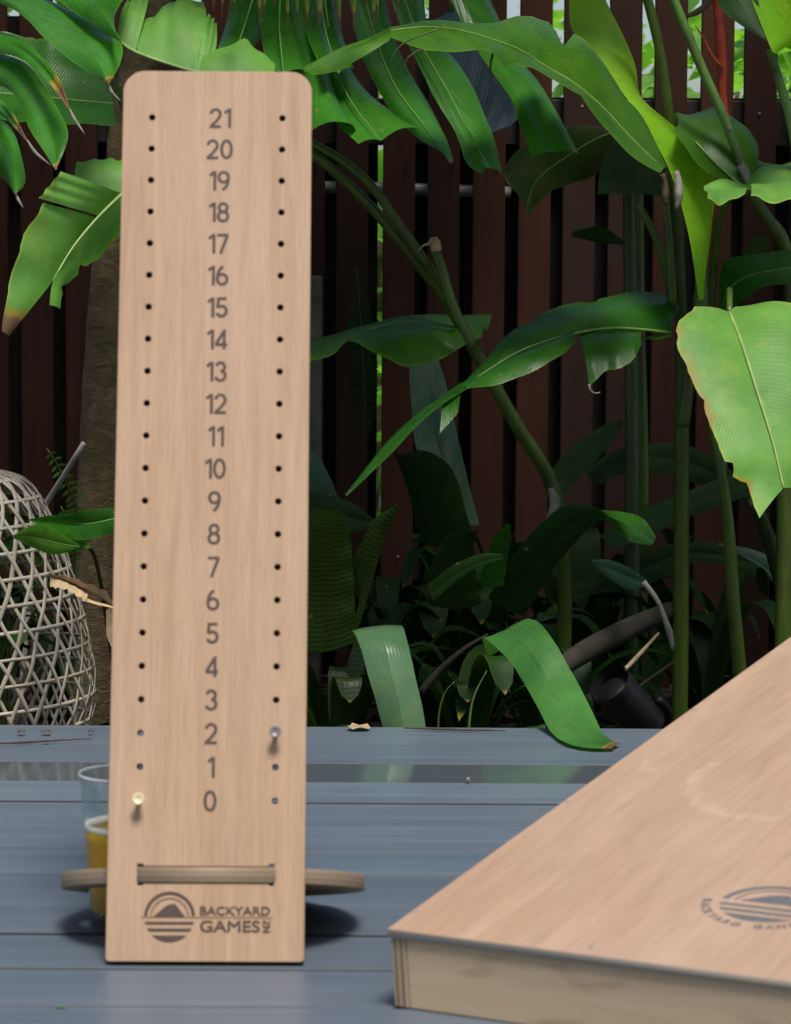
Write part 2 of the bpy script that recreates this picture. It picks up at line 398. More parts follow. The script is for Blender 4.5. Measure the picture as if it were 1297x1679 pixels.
M['l_young'] = mat_leaf('leaf_young_backlit', (.25, .66, .02), (.34, .74, .03), .4, .6, (1.8, 1.35, .6), bump=.5)  # young green, brightened in colour to stand in for backlight
M['l_blue'] = mat_leaf('leaf_bluegreen', (.035, .090, .05), (.06, .13, .08), .3, .12, veins=8, along='long', bump=.4)
M['l_corr'] = mat_leaf('leaf_corrugated', (.08, .12, .14), (.12, .17, .20), .35, .05, veins=6, bump=.8)  # blue-grey base colour stands in for sky reflected on the leaf
M['l_yellow'] = mat_leaf('leaf_yellowing', (.022, .055, .006), (.035, .07, .008), .55, .25, blotch=(.075, .065, .008), spec=.2)
M['l_strap'] = mat_leaf('leaf_strap', (.032, .13, .025), (.06, .19, .04), .3, .15, veins=4, along='long', bump=.08)
M['l_strap2'] = mat_leaf('leaf_strap_grey', (.05, .12, .05), (.08, .17, .075), .26, .1, veins=7, along='long', bump=.16)
M['l_brom'] = mat_leaf('leaf_striped', (.018, .045, .005), (.026, .06, .008), .4, .15, veins=5, along='long', bump=.2, stripe=(.06, .11, .015))
M['l_palm'] = mat_leaf('leaf_palm', (.10, .17, .03), (.15, .21, .04), .45, .3, veins=3, along='long', bump=.3)
M['l_back'] = mat_leaf('leaf_backdrop', (.10, .24, .04), (.17, .34, .07), .4, .45, veins=7, bump=.2)
M['l_canopy'] = mat_leaf('leaf_canopy', (.04, .10, .02), (.06, .14, .03), .4, .15, veins=6, bump=.2)
M['dryleaf'] = mat_simple('dry_leaf', (.40, .29, .16), .7, .3, 60, .5)
M['drybrown'] = mat_simple('dry_brown', (.07, .045, .026), .8, .4, 60, .6)
M['log'] = mat_simple('dead_stem', (.018, .014, .008), .95, .7, 25, .8)
M['drygrey'] = mat_simple('dry_grey', (.28, .24, .20), .8, .35, 80, .6)
M['stem'] = mat_stem('green_stem', (.045, .090, .008), (.085, .135, .016))
M['stem_dark'] = mat_stem('dark_stem', (.02, .055, .008), (.035, .075, .012))
M['stem_pale'] = mat_stem('pale_stem', (.085, .19, .035), (.12, .23, .05))
M['rib'] = mat_simple('midrib', (.15, .27, .05), .4, .2, 50, .1)
M['rib_pale'] = mat_simple('midrib_pale', (.24, .35, .10), .4, .2, 50, .1)
M['red'] = mat_simple('red_bract', (.32, .035, .015), .45, .35, 60, .3)
M['bamboo'] = None
def _bamboo():
    t = NT('bamboo_strip'); oi = t.n('ObjectInfo'); a = t.noise(t.coord((60, 60, 60)), 1., 4); b = t.noise(t.coord((400, 400, 400)), 1., 3)
    c = t.mix(t.ramp(a, [(.3, 0.), (.7, 1.)]), (.50, .44, .32), (.64, .60, .50))
    c = t.mix(t.math('MULTIPLY', oi.outputs['Random'], .45), c, (.27, .21, .12)); c = t.mix(t.math('MULTIPLY', b, .35), c, (.22, .17, .11))
    t.col(c); t.rough(.5); t.bump(b, .3, .0006); return t.m
M['bamboo'] = _bamboo()
M['pvc'] = mat_simple('grey_pipe', (.42, .40, .40), .4, .12, 30, .1)
M['post'] = mat_simple('mossy_post', (.13, .12, .09), .85, .5, 22, .6)
M['black'] = mat_simple('black_plastic', (.006, .0065, .008), .5, .3, 60, .2)
M['stick'] = mat_simple('pale_stick', (.40, .36, .30), .7, .2, 60, .3)
def _glass():
    t = NT('clear_glass'); tp = t.n('BsdfTransparent'); tp.inputs[0].default_value = (.93, .96, .95, 1)
    gl_ = t.n('BsdfGlossy'); gl_.inputs['Roughness'].default_value = .06; gl_.inputs[0].default_value = (1, 1, 1, 1)
    lw = t.n('LayerWeight'); lw.inputs[0].default_value = .32; mx = t.n('MixShader')
    t.l(t.math('MINIMUM', t.math('MULTIPLY_ADD', lw.outputs['Fresnel'], 0.55, .02), .32), mx.inputs[0]); t.l(tp.outputs[0], mx.inputs[1]); t.l(gl_.outputs[0], mx.inputs[2]); t.l(mx.outputs[0], t.out.inputs[0])
    return t.m
M['glass'] = _glass()
M['glass_rim'] = mat_simple('glass_rim', (.55, .58, .6), .1, .05, 40, 0.)
def _beer():
    t = NT('beer'); t.col((.78, .50, .002)); t.rough(.12); t.b.inputs['Transmission Weight'].default_value = .08; t.b.inputs['IOR'].default_value = 1.33
    tr = t.n('BsdfTranslucent'); tr.inputs[0].default_value = (.9, .58, .005, 1); mx = t.n('MixShader'); mx.inputs[0].default_value = .4
    t.l(t.b.outputs[0], mx.inputs[1]); t.l(tr.outputs[0], mx.inputs[2]); t.l(mx.outputs[0], t.out.inputs[0])
    return t.m
M['beer'] = _beer()
M['foam'] = mat_simple('foam', (.78, .74, .66), .7, .1, 300, .3)
M['tee_wood'] = mat_simple('tee_cream', (.72, .62, .40), .4, .1, 80, .1)
M['tee_grey'] = mat_simple('tee_grey', (.20, .18, .19), .3, .2, 80, .1)

# ------------------------------------------------------------------ leaf builder
def rail(pts, Y, n):
    Ys = Y if isinstance(Y, (list, tuple)) else (Y, Y)
    m = len(pts)-1; W_ = []
    for i, p in enumerate(pts):
        u = i/m*(len(Ys)-1); j = min(int(u), len(Ys)-2)
        W_.append(q(p[0], p[1], p[2] if len(p) > 2 else Ys[j] + (Ys[j+1]-Ys[j])*(u-j)))
    return catmull(W_, n)
def blade(A, B, ya, yb, n=26, m=5, bulge=.06, wave=.03, freq=5, jag=.02, tip=None, edge=0., seed=0, tears=()):
    "one half of a leaf: a sheet from rail A (midrib) to rail B (edge), arched, with a waved and slightly ragged edge"
    PA, PB = rail(A, ya, n), rail(B, yb, n)
    V, Fc, UV, D = [], [], [], []
    for i in range(n+1):
        t = PA[min(i+1, n)] - PA[max(i-1, 0)] + PB[min(i+1, n)] - PB[max(i-1, 0)]
        ab = PB[i]-PA[i]; N = t.cross(ab)
        if N.length < 1e-9: N = Vector((0, -1, 0))
        N.normalize()
        if N.dot(CAM - PA[i]) < 0: N = -N
        L = ab.length; u = i/n
        for j in range(m+1):
            s = j/m
            e = noise.noise(Vector((u*26+seed*3.1, seed*7.7, j*.02)))*jag if j == m else 0
            for tu, dep in tears:                             # split along the side veins
                k_ = max(0, 1-abs(u-tu)*n/1.1)
                if k_ > 0 and s > 1-dep: e += ((1-dep)-s)*k_
            p = PA[i] + ab*(s+e)
            p += N*L*(bulge*math.sin(math.pi*s) + wave*s*s*math.sin(u*freq*6.283+seed) + wave*.8*s*noise.noise(Vector((u*4+seed, s*2, seed*.37))))
            V.append(p); UV.append((u, s))
            d = 0
            if tip is not None: d = max(0, (u-tip)/(1-tip))*1.5
            if edge: d = max(d, edge*max(0, s-.62)/.38*(.6+.7*noise.noise(Vector((u*9+seed, 3.3, seed)))))
            D.append(d)
    for i in range(n):
        for j in range(m):
            a = i*(m+1)+j; Fc.append((a, a+1, a+m+2, a+m+1))
    return V, Fc, UV, D
_seed = [0]
def leaf(parts, mat, parent, name='leaf', rib=None, ribmat='rib', label=None):
    "parts: list of (A, B, ya, yb, options); one mesh; rib: (pixels, Y, start radius px, end radius px)"
    V, Fc, UV, D = [], [], [], []
    for A, B, ya, yb, kw in parts:
        _seed[0] += 1
        v, f, u, d = blade(A, B, ya, yb, seed=_seed[0]*1.37, **kw)
        k = len(V); V += v; UV += u; D += d; Fc += [tuple(i+k for i in x) for x in f]
    o = mesh(name, V, Fc, mat, parent, parent.location, uv=UV, dry=D)
    if label: o['label'] = label
    if rib:
        pix, Y, r0, r1 = rib
        PA = rail(pix, Y, 20)
        back = [p + (p-CAM).normalized()*.0004 for p in PA]
        k = 4200/F
        V, Fc = tube_vf(back, [r0*3.5/F, r1*3.5/F], 20, 6)
        mesh('midrib', V, Fc, M[ribmat], o, parent.location)
    return o
def rest(pts):
    'points that the photograph shows over the deck are laid just above it'
    return [(x, y, min(Y, qz(x, y, .004+.00002*i).y)) if y > 1194 else (x, y, Y) for i, (x, y, Y) in enumerate(pts)]
def leaf3(Lp, Mp, Rp, Y, mat, parent, yl=None, yr=None, rib=(2.2, .6), ribmat='rib', label=None, name='leaf', **kw):
    yl = yl or Y; yr = yr or Y
    return leaf([(Mp, Lp, Y, yl, kw), (Mp, Rp, Y, yr, kw)], mat, parent, name,
                (Mp, Y, rib[0], rib[1]) if rib else None, ribmat, label)
def strap3d(base, tipv, up, wid, mat, parent, droop=.0, n=18, fold=.15, side=None, name='leaf', wave=.02):
    "a strap leaf in world space from base, rising along up and arching over towards tipv"
    c = catmull([base, base.lerp(tipv, .35) + up*.9, base.lerp(tipv, .75) + up*.75, tipv], n)
    V, Fc, UV, D = [], [], [], []; _seed[0] += 1
    for i, p in enumerate(c):
        t = (c[min(i+1, n)]-c[max(i-1, 0)]).normalized(); u = i/n
        s = side or t.cross(Vector((0, 0, 1)))
        if s.length < .05: s = Vector((1, 0, 0))
        s = (s - t*s.dot(t)).normalized(); nn = s.cross(t)
        wv = wid*(.55+.45*math.sin(min(1, u*1.6)*1.57))*(1 if u < .7 else math.sqrt(max(0, 1-((u-.7)/.3)**2)))
        for j in range(5):
            x = (j-2)/2
            V.append(p + s*x*wv + nn*(abs(x)**2*wv*fold + wave*wid*math.sin(u*9+_seed[0]+x))); UV.append((u, j/4)); D.append(max(0, u-.93)*9)
    for i in range(n):
        for j in range(4):
            a = i*5+j; Fc.append((a, a+1, a+6, a+5))
    return mesh(name, V, Fc, mat, parent, parent.location, uv=UV, dry=D)

# ------------------------------------------------------------------ ground, deck
GZ = -.13
def structure(o): o['kind'] = 'structure'; return o
structure(mesh('ground', [Vector(p) for p in ((-300, -300, GZ), (300, -300, GZ), (300, 300, GZ), (-300, 300, GZ))], [(0, 1, 2, 3)], M['soil']))
DECK_BACK, BW, YD = 3.2279, .10905, -.0004
deck = bpy.data.objects.new('deck', None); C.objects.link(deck); structure(deck)
bmx = box_vf(-3.2, 3.2, -(BW-.0042), 0, -.028, 0, .0010)
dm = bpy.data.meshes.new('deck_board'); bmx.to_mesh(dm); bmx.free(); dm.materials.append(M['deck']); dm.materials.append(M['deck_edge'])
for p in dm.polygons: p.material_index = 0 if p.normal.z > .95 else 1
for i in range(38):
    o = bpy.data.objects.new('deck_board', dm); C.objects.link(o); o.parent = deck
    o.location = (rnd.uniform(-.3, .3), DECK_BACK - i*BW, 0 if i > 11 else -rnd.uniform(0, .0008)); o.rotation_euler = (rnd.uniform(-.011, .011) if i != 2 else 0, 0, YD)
    if i == 0: o.scale = (1, 1.17, 1); o.location.y += .018
    if i == 2:
        me2 = dm.copy(); me2.materials[0] = M['deck_wet']; o.data = me2
# joist under the last board, seen only from the garden side
joist = box_vf(-3.2, 3.2, -.07, -.03, GZ, -.03); jo = bm_obj('deck_joist', joist, M['dark_timber'], deck); jo.location = (0, DECK_BACK, 0)

# ------------------------------------------------------------------ unseen wall and roof, added behind the camera to darken the garden bed
occluder = thing('occluder', 'unseen timber wall and low roof added behind the camera to shade the garden bed', 'occluder', (0, -2.3, 0))
bm_obj('wall', box_vf(-6, 6, -.12, 0, GZ, 2.75), M['pine'], occluder)
bm = bmesh.new()
for co in ((-6.5, 1.1, 2.72), (6.5, 1.1, 2.72), (6.5, -2.4, 4.2), (-6.5, -2.4, 4.2), (-6.5, 1.1, 2.80), (6.5, 1.1, 2.80), (6.5, -2.4, 4.28), (-6.5, -2.4, 4.28)): bm.verts.new(co)
bm.verts.ensure_lookup_table()
for f in ((0, 3, 2, 1), (4, 5, 6, 7), (0, 1, 5, 4), (1, 2, 6, 5), (2, 3, 7, 6), (3, 0, 4, 7)): bm.faces.new([bm.verts[i] for i in f])
bm_obj('roof', bm, M['dark_timber'], occluder)

# ------------------------------------------------------------------ fence
FY = 4.40
PX = FY/F
fence = thing('slatted_fence', 'tall red brown slatted timber fence across the back of the garden', 'fence', (0, FY, GZ))
ftop = 1.12
bms = box_vf(-26.3*PX, 26.3*PX, 0, .019, 0, ftop-GZ, .0015)
slat_me = bpy.data.meshes.new('slat'); bms.to_mesh(slat_me); bms.free(); slat_me.materials.append(M['slat'])
bms = box_vf(-24*PX, 24*PX, .075, .092, 0, 1, .0015)
rear_me = bpy.data.meshes.new('rear_slat'); bms.to_mesh(rear_me); bms.free(); rear_me.materials.append(M['dark_timber'])
cx0 = 723.8                                            # centre of the slat between the gaps at 676-696 and 750-771
for k in range(-34, 34):
    cx = cx0 + 73.75*k
    o = bpy.data.objects.new('slat', slat_me); C.objects.link(o); o.parent = fence
    o.location = ((cx-648.5)*PX, rnd.uniform(-.002, .002), rnd.uniform(-.01, .0)); o.rotation_euler = (0, rnd.uniform(-.002, .002), rnd.uniform(-.01, .01))
    g = cx + 36.9                                       # gap to the right of this slat
    o = bpy.data.objects.new('rear_slat', rear_me); C.objects.link(o); o.parent = fence
    top = q(648, 158 if g > 880 else 30, FY+.08).z - GZ
    o.scale = (1, 1, top)
    off = {-2: -21}.get(k, 0)
    o.location = ((g+off-648.5)*PX, 0, 0)
V, Fc = lathe_vf([(.0001, .0012), (.0016, .0012), (.002, 0)], 8)
nail_me = bpy.data.meshes.new('nail'); nail_me.from_pydata([(v.x, -v.z, v.y) for v in V], [], Fc); nail_me.materials.append(M['steel'])
for k in range(-34, 34):
    for zz in (q(648, 176, FY).z-GZ, .195):
        o = bpy.data.objects.new('nail', nail_me); C.objects.link(o); o.parent = fence
        o.location = ((cx0 + 73.75*k - 648.5 + rnd.uniform(-8, 8))*PX, -.0012, zz + rnd.uniform(-.01, .01))
rb = box_vf(-2.45, 2.45, .0235, .0685, q(648, 236, FY).z-GZ, q(648, 160, FY).z-GZ, .002)
ra = bm_obj('rail', rb, M['dark_timber'], fence)
rb = box_vf(-2.45, 2.45, .0235, .0685, .16, .23, .002); bm_obj('rail', rb, M['dark_timber'], fence)
# pale pipe tied behind the slats
pp = [q(500, 306, FY+.048), q(640, 309, FY+.048), q(838, 316, FY+.048)]
V, Fc = tube_vf(pp, .0095, 6, 14); tag(mesh('pipe', V, Fc, M['pvc']), 'pale grey pipe running level behind the fence slats', 'pipe')

# ------------------------------------------------------------------ scoreboard
SX, SY, YAW, LEAN = -.14110, 2.1470, .0090, .2695
bu = Vector((math.cos(YAW), math.sin(YAW), 0)); bb = Vector((-math.sin(YAW), math.cos(YAW), 0))
bv = bb*math.sin(LEAN) + Vector((0, 0, 1))*math.cos(LEAN); bn = bu.cross(bv)
BT = .012
sb0 = Vector((SX, SY, BT*math.sin(LEAN) + .0002))
score = thing('scoreboard', 'tall plywood scoreboard numbered 0 to 21 leaning back on the grey deck', 'scoreboard')
score.matrix_world = Matrix(((bu.x, bv.x, bn.x, sb0.x), (bu.y, bv.y, bn.y, sb0.y), (bu.z, bv.z, bn.z, sb0.z), (0, 0, 0, 1)))
def onboard(px, py, o, u, v, n_):
    d = FW + RT*((px-648.5)/F) + UP*((839.5-py)/F); t = (o-CAM).dot(n_)/d.dot(n_); p = CAM + d*t - o
    return p.dot(u), p.dot(v)
sbo = sb0.copy()
def ob(px, py): return onboard(px, py, sbo, bu, bv, bn)
BL_, BWH = .6978, .0745
r0 = ob(338, 1313.5)[1]; r21 = ob(357, 193.5)[1]
rows = [r0 + (r21-r0)*k/21 for k in range(22)]
HX = .0514
outline = []
for cx, cy, r, a0 in ((BWH-.017, BL_-.017, .017, 0), (-BWH+.017, BL_-.017, .017, 90), (-BWH+.003, .003, .003, 180), (BWH-.003, .003, .003, 270)):
    outline += [(cx+r*math.cos(R(a0+90*i/10)), cy+r*math.sin(R(a0+90*i/10))) for i in range(11)]
ys = ob(338, 1434.5)[1]; SLH = .0064; SLW = (ob(447, 1434)[0]-ob(229, 1434)[0])/2; slx = (ob(447, 1434)[0]+ob(229, 1434)[0])/2
e_ = .0018
slot = [(slx-SLW-e_, ys-SLH-e_), (slx-SLW+e_*1.5, ys-SLH-e_), (slx-SLW+e_*1.5, ys-SLH), (slx+SLW-e_*1.5, ys-SLH), (slx+SLW-e_*1.5, ys-SLH-e_), (slx+SLW+e_*.6, ys-SLH-e_),
        (slx+SLW+e_*.6, ys+SLH+e_), (slx+SLW-e_*1.5, ys+SLH+e_), (slx+SLW-e_*1.5, ys+SLH), (slx-SLW+e_*1.5, ys+SLH), (slx-SLW+e_*1.5, ys+SLH+e_), (slx-SLW-e_, ys+SLH+e_)]
loops = [outline, slot] + [circle(sx*HX, y, .0025, 16) for y in rows for sx in (-1, 1)]
me = fill2d('panel', loops, BT, .0005); me.transform(Matrix.Translation((0, 0, -BT/2)))
pan = link('panel', me, [M['score'], M['score_edge'], M['hole']], score, False)
for p in me.polygons:
    if abs(p.normal.z) < .35:
        c = p.center
        inside = abs(c.x) < BWH-.006 and .01 < c.y < BL_-.006
        p.material_index = 2 if inside else 1
for k, y in enumerate(rows):
    nm = number_mesh(str(k), .0163, .0022, y); link('numeral', nm, M['burn'], score, False)
# drink-holder disc through the slot
cth, sth = math.cos(LEAN), math.sin(LEAN)
DT = .0116
tip_len = (ys*cth + sb0.z - DT/2*cth)/sth                     # distance behind the face at which the disc touches the deck
RD = .1195
dcz = -(tip_len - RD) - .0003
half = SLW
zc = -.0
cyl = circle(0, 0, RD, 96)
# the disc in its own plane: x right, y = depth (towards the viewer positive)
front = .0012
pts = []
a_s = math.asin(min(1, half/RD))
yf = -dcz + front                                              # front edge in disc coordinates
neck = math.sqrt(RD*RD-half*half)
for i in range(90):
    a = math.pi/2 + a_s + (2*math.pi-2*a_s)*i/89
    pts.append((RD*math.cos(a), RD*math.sin(a)))
# straight tongue that fills the slot
pts = [(half, yf), (-half, yf)] + [p for p in pts if True]
hx = .0652
me = fill2d('drink_holder_disc', [pts, circle(-hx, -.004, .0385, 40)], DT, .0004)
# disc x,y(depth),z(thick) -> board x, z, y
me.transform(Matrix(((1, 0, 0, slx), (0, 0, -1, ys), (0, 1, 0, dcz), (0, 0, 0, 1))))
dsc = link('drink_holder_disc', me, [M['disc_face'], M['disc']], score, False)
for p in me.polygons:
    if abs(p.normal.y) < .5: p.material_index = 1
# badge
def arch(r1, r2, n=36, a0=0, a1=math.pi):
    return [(r1*math.cos(a0+(a1-a0)*i/n), r1*math.sin(a0+(a1-a0)*i/n)) for i in range(n+1)] + [(r2*math.cos(a1+(a0-a1)*i/n), r2*math.sin(a1+(a0-a1)*i/n)) for i in range(n+1)]
def band(r, y0, y1, n=10):
    "the slice of a disc of radius r between heights y0 > y1"
    L_ = []
    for i in range(n+1):
        y = y0 + (y1-y0)*i/n; L_.append((math.sqrt(max(0, r*r-y*y)), y))
    return L_ + [(-x, y) for x, y in L_[::-1]]
def badge_loops(r):
    a = R(3)
    hill = [(-.62*r, .035*r), (-.42*r, .2*r), (-.25*r, .36*r), (-.1*r, .47*r), (.03*r, .5*r), (.18*r, .53*r), (.3*r, .42*r), (.42*r, .25*r), (.6*r, .035*r)]
    return [('arch', arch(r, .87*r, a0=a, a1=math.pi-a)), ('arch', arch(.75*r, .71*r, a0=a, a1=math.pi-a)), ('hill', hill),
            ('stripe', band(.97*r, -.17*r, -.28*r)), ('stripe', band(.97*r, -.43*r, -.55*r)), ('sea', band(.97*r, -.70*r, -.9699*r))]
bx0, by0 = ob(278, 1504); br = (ob(320, 1504)[0]-ob(236, 1504)[0])/2
def lift(me, x, y, z, rot=0):
    me.transform(Matrix.Translation((x, y, z)) @ Matrix.Rotation(rot, 4, 'Z')); return me
for nm, lp in badge_loops(br):
    link('badge_'+nm, lift(fill2d('badge_'+nm, [lp], .0003), bx0, by0, .0002), M['burn'], score, False)
xa, xb = ob(231, 1507)[0], ob(447, 1507)[0]
link('badge_line', lift(fill2d('badge_line', [[(xa, -.0002), (xb, -.0002), (xb, .0002), (xa, .0002)]], .0003), 0, ob(340, 1504.5)[1], .0002), M['burn'], score, False)
def fit_text(name, s, px0, px1, py0, py1, bold=.0002, rot=0):
    x0, y1 = ob(px0, py0); x1, y0 = ob(px1, py1)
    me = text_mesh(name, s, .02, .0003, bold, rot=rot)
    xs = [v.co.x for v in me.vertices]; yy = [v.co.y for v in me.vertices]
    me.transform(Matrix.Translation(((x0+x1)/2, (y0+y1)/2, .0002)) @ Matrix.Diagonal(((x1-x0)/(max(xs)-min(xs)), (y1-y0)/(max(yy)-min(yy)), 1, 1)))
    return link(name, me, M['burn'], score, False)
fit_text('lettering', 'BACKYARD', 328, 443, 1486, 1501, .0003)
fit_text('lettering', 'GAMES', 328, 426, 1509, 1528.5, .0003)
fit_text('lettering', 'NZ', 431, 443, 1508, 1528.5, .0003, rot=R(90))
# golf tees
row0 = rows[0]; row2 = rows[2]
def tee_at(x, y, mat, label):
    prof = [(.0001, -.006), (.0019, -.004), (.0021, .0), (.0021, .0045), (.0026, .0075), (.0042, .0100), (.0046, .0107), (.0042, .0110), (.0028, .0101), (.0001, .0097)]
    V, Fc = lathe_vf(prof, 20); o = mesh('golf_tee', V, Fc, mat); tag(o, label, 'golf tee', 'golf tees plugged into the scoreboard')
    o.matrix_world = score.matrix_world @ Matrix.Translation((x, y, 0)) @ Matrix.Rotation(R(-3), 4, 'X')
tee_at(-HX, row0, M['tee_wood'], 'cream golf tee in the peg hole beside the number 0')
tee_at(HX, row2, M['tee_grey'], 'dark grey golf tee in the peg hole beside the number 2')

# ------------------------------------------------------------------ beer glass standing in the left hole of the disc
gw = score.matrix_world @ Vector((slx-hx, ys, dcz-.004))
glass = thing('beer_glass', 'half full glass of golden beer behind the scoreboard', 'glass', (gw.x-.0028, gw.y+.003, 0.0004))
GHT = .1225; lev_ = .079
prof_o = [(.0001, 0), (.0285, 0), (.0297, .003), (.0312, .03), (.0335, .07), (.0365, .105), (.0385, GHT)]
prof_i = [(.0372, GHT-.001), (.0355, .105), (.0347, lev_+.006)]
V, Fc = lathe_vf(prof_o + [(.0378, GHT+.0008)] + prof_i, 48); mesh('tumbler', V, Fc, M['glass'], glass)
lev = .079
pb = [(.0001, .0126), (.02, .0127), (.0302, .0150), (.0309, .03), (.0331, .07), (.0337, lev), (.0001, lev)]
V, Fc = lathe_vf([(.0386, GHT-.0012), (.0392, GHT), (.0386, GHT+.0012), (.0379, GHT), (.0386, GHT-.0012)], 48); mesh('rim', V, Fc, M['glass_rim'], glass)
V, Fc = lathe_vf(pb, 48); mesh('beer', V, Fc, M['beer'], glass)
pf = [(.0338, lev+.0003), (.0342, lev+.0042), (.0332, lev+.0046), (.0318, lev+.0030), (.0308, lev+.0008), (.0308, lev+.0003)]
V, Fc = lathe_vf(pf, 48); mesh('foam', V, Fc, M['foam'], glass)

# ------------------------------------------------------------------ cornhole board
CX, CY, CYAW, CSL = -.00408, 2.02373, -.48627, .13918
e = Vector((math.cos(CYAW), math.sin(CYAW), 0)); hb = Vector((-math.sin(CYAW), math.cos(CYAW), 0))
s_ = hb*math.cos(CSL) + Vector((0, 0, 1))*math.sin(CSL); cn = e.cross(s_)
FH, TT = .0591, .0068
co = Vector((CX, CY, FH*math.cos(CSL) + .0003))
corn = thing('cornhole_board', 'sloping plywood bean bag game board with pine rails on the deck', 'game board')
corn.matrix_world = Matrix(((e.x, s_.x, cn.x, co.x), (e.y, s_.y, cn.y, co.y), (e.z, s_.z, cn.z, co.z), (0, 0, 0, 1)))
CWD, CLN = .60, 1.20
me = fill2d('top_panel', [[(0, 0), (CWD, 0), (CWD, CLN), (0, CLN)], circle(CWD/2, CLN-.23, .076, 48)], TT, .0006)
me.transform(Matrix.Translation((0, 0, -TT/2)))
link('top_panel', me, [M['corn'], M['corn_edge']], corn, False)
for p in me.polygons:
    if abs(p.normal.z) < .5: p.material_index = 1
zt, zb = -TT-.0003, -FH
SW = .0125
o = bm_obj('front_rail', box_vf(SW+.0004, CWD-SW-.0004, .0022, .0202, zb, zt, .0008), M['pine'], corn)
for x in (0, CWD-SW):
    o = bm_obj('side_rail', box_vf(.0012, SW, .0015, CLN-.0015, zb, zt, .0008), M['corn_end'], corn); o.location = (x, 0, 0)
bm_obj('back_rail', box_vf(SW+.0004, CWD-SW-.0004, CLN-.0202, CLN-.0022, zb, zt, .0008), M['pine'], corn)
lz = -(co.z + 1.10*math.sin(CSL))/math.cos(CSL) + .004
for x in (SW+.0006, CWD-SW-.0186):
    bm_obj('back_leg', box_vf(x, x+.018, 1.10, 1.15, lz, zt-.0004, .001), M['pine'], corn)
def oc(px, py): return onboard(px, py, co, e, s_, cn)
for px, py in ((1136, 1164), (926, 1315), (680, 1494), (970, 1553)):
    x, y = oc(px, py); V, Fc = lathe_vf([(.0001, .0004), (.0018, .0004), (.0022, .0001)], 12)
    V = [v + Vector((max(.004, x), max(.004, y), .0001)) for v in V]; mesh('screw', V, Fc, M['steel'], corn)
lx, ly = oc(1263, 1483); lr = oc(1262+86, 1487)[0]-lx
lrot = R(-6); lr = .0368
for nm, lp in badge_loops(lr):
    link('badge_'+nm, lift(fill2d('badge_'+nm, [lp], .0003), lx, ly, .0002, 0), M['print'], corn, False)
txt = 'BACKYARD GAMES NZ'
for i, ch in enumerate(txt):
    if ch == ' ': continue
    a = R(188 + i*10.2)
    rr = lr*1.24
    me = text_mesh('letter', ch, .0094, .0003, .0002)
    me.transform(Matrix.Translation((lx+rr*math.cos(a), ly+rr*math.sin(a), .0002)) @ Matrix.Rotation(a+math.pi/2, 4, 'Z'))
    link('letter', me, M['print'], corn, False)

# ------------------------------------------------------------------ bamboo basket
bc = q(-16, 1204, 3.52); BKX, BKY = bc.x, bc.y
basket = thing('bamboo_basket', 'open weave bamboo basket standing upside down in the garden bed', 'basket', (BKX, BKY, GZ))
pxm = 3.52/F
ztop = q(-16, 770, 3.52).z - GZ
profile = [(0, ztop), (42, ztop-3*pxm), (80, ztop-14*pxm), (104, ztop-34*pxm), (122, ztop-66*pxm), (140, ztop-118*pxm), (154, ztop-172*pxm), (166, ztop-232*pxm), (175, ztop-300*pxm), (178, ztop-350*pxm), (174, ztop-400*pxm), (163, ztop-440*pxm), (150, 0.0)]
pr = catmull([Vector((r*pxm, z, 0)) for r, z in profile], 80)
TILT = Matrix.Rotation(R(-5), 3, 'Y')
def bpt(t, a, off=0):
    i = min(79, max(0, int(t*80))); f = t*80-i; p = pr[i].lerp(pr[i+1], f); r = p.x+off
    v = Vector((r*math.cos(a), r*math.sin(a), p.y)); piv = Vector((0, 0, .1))
    return TILT @ (v-piv) + piv
def strip(name, path, wid, mat, closed=False):
    "a flat bamboo strip with thickness along (t, angle, offset) positions"
    P = [bpt(*p) for p in path]; n = len(P); V, Fc = [], []
    for i, p in enumerate(P):
        t = (P[(i+1) % n if closed else min(i+1, n-1)] - P[(i-1) % n if closed else max(i-1, 0)]).normalized()
        out = Vector((p.x, p.y, .02 if p.z < ztop*.8 else .06)).normalized(); s = t.cross(out).normalized(); out = s.cross(t)
        V += [p+s*wid/2+out*.0005, p-s*wid/2+out*.0005, p-s*wid/2-out*.0005, p+s*wid/2-out*.0005]
    for i in range(n if closed else n-1):
        j = (i+1) % n
        for c in range(4): Fc.append((i*4+c, i*4+(c+1) % 4, j*4+(c+1) % 4, j*4+c))
    return mesh(name, V, Fc, mat, basket)
def t_of_z(z):
    for i in range(80):
        if pr[i].y >= z >= pr[i+1].y: return (i + (pr[i].y-z)/max(1e-9, pr[i].y-pr[i+1].y))/80
    return 1
arc = [0.]
for i in range(80): arc.append(arc[-1] + (pr[i+1]-pr[i]).length)
def t_of_arc(a):
    for i in range(80):
        if arc[i] <= a <= arc[i+1]: return (i + (a-arc[i])/(arc[i+1]-arc[i]))/80
    return 1
ROW, ND = 42.5*pxm, 28                                  # one row of strip crossings between each two rings: open hexagons
nrow = int(arc[-1]/ROW)
for k in range(1, nrow+1):
    t = t_of_arc((k+.5)*ROW - .35*ROW)
    if pr[min(80, int(t*80))].y < .006: break
    strip('ring_strip', [(t, 2*math.pi*i/96, .0009*math.sin(i*ND/96*2*math.pi)) for i in range(96)], .0042 + rnd.uniform(-.0004, .0005), M['bamboo'], True)
strip('ring_strip', [(t_of_arc(.55*ROW), 2*math.pi*i/48, 0) for i in range(48)], .0036, M['bamboo'], True)
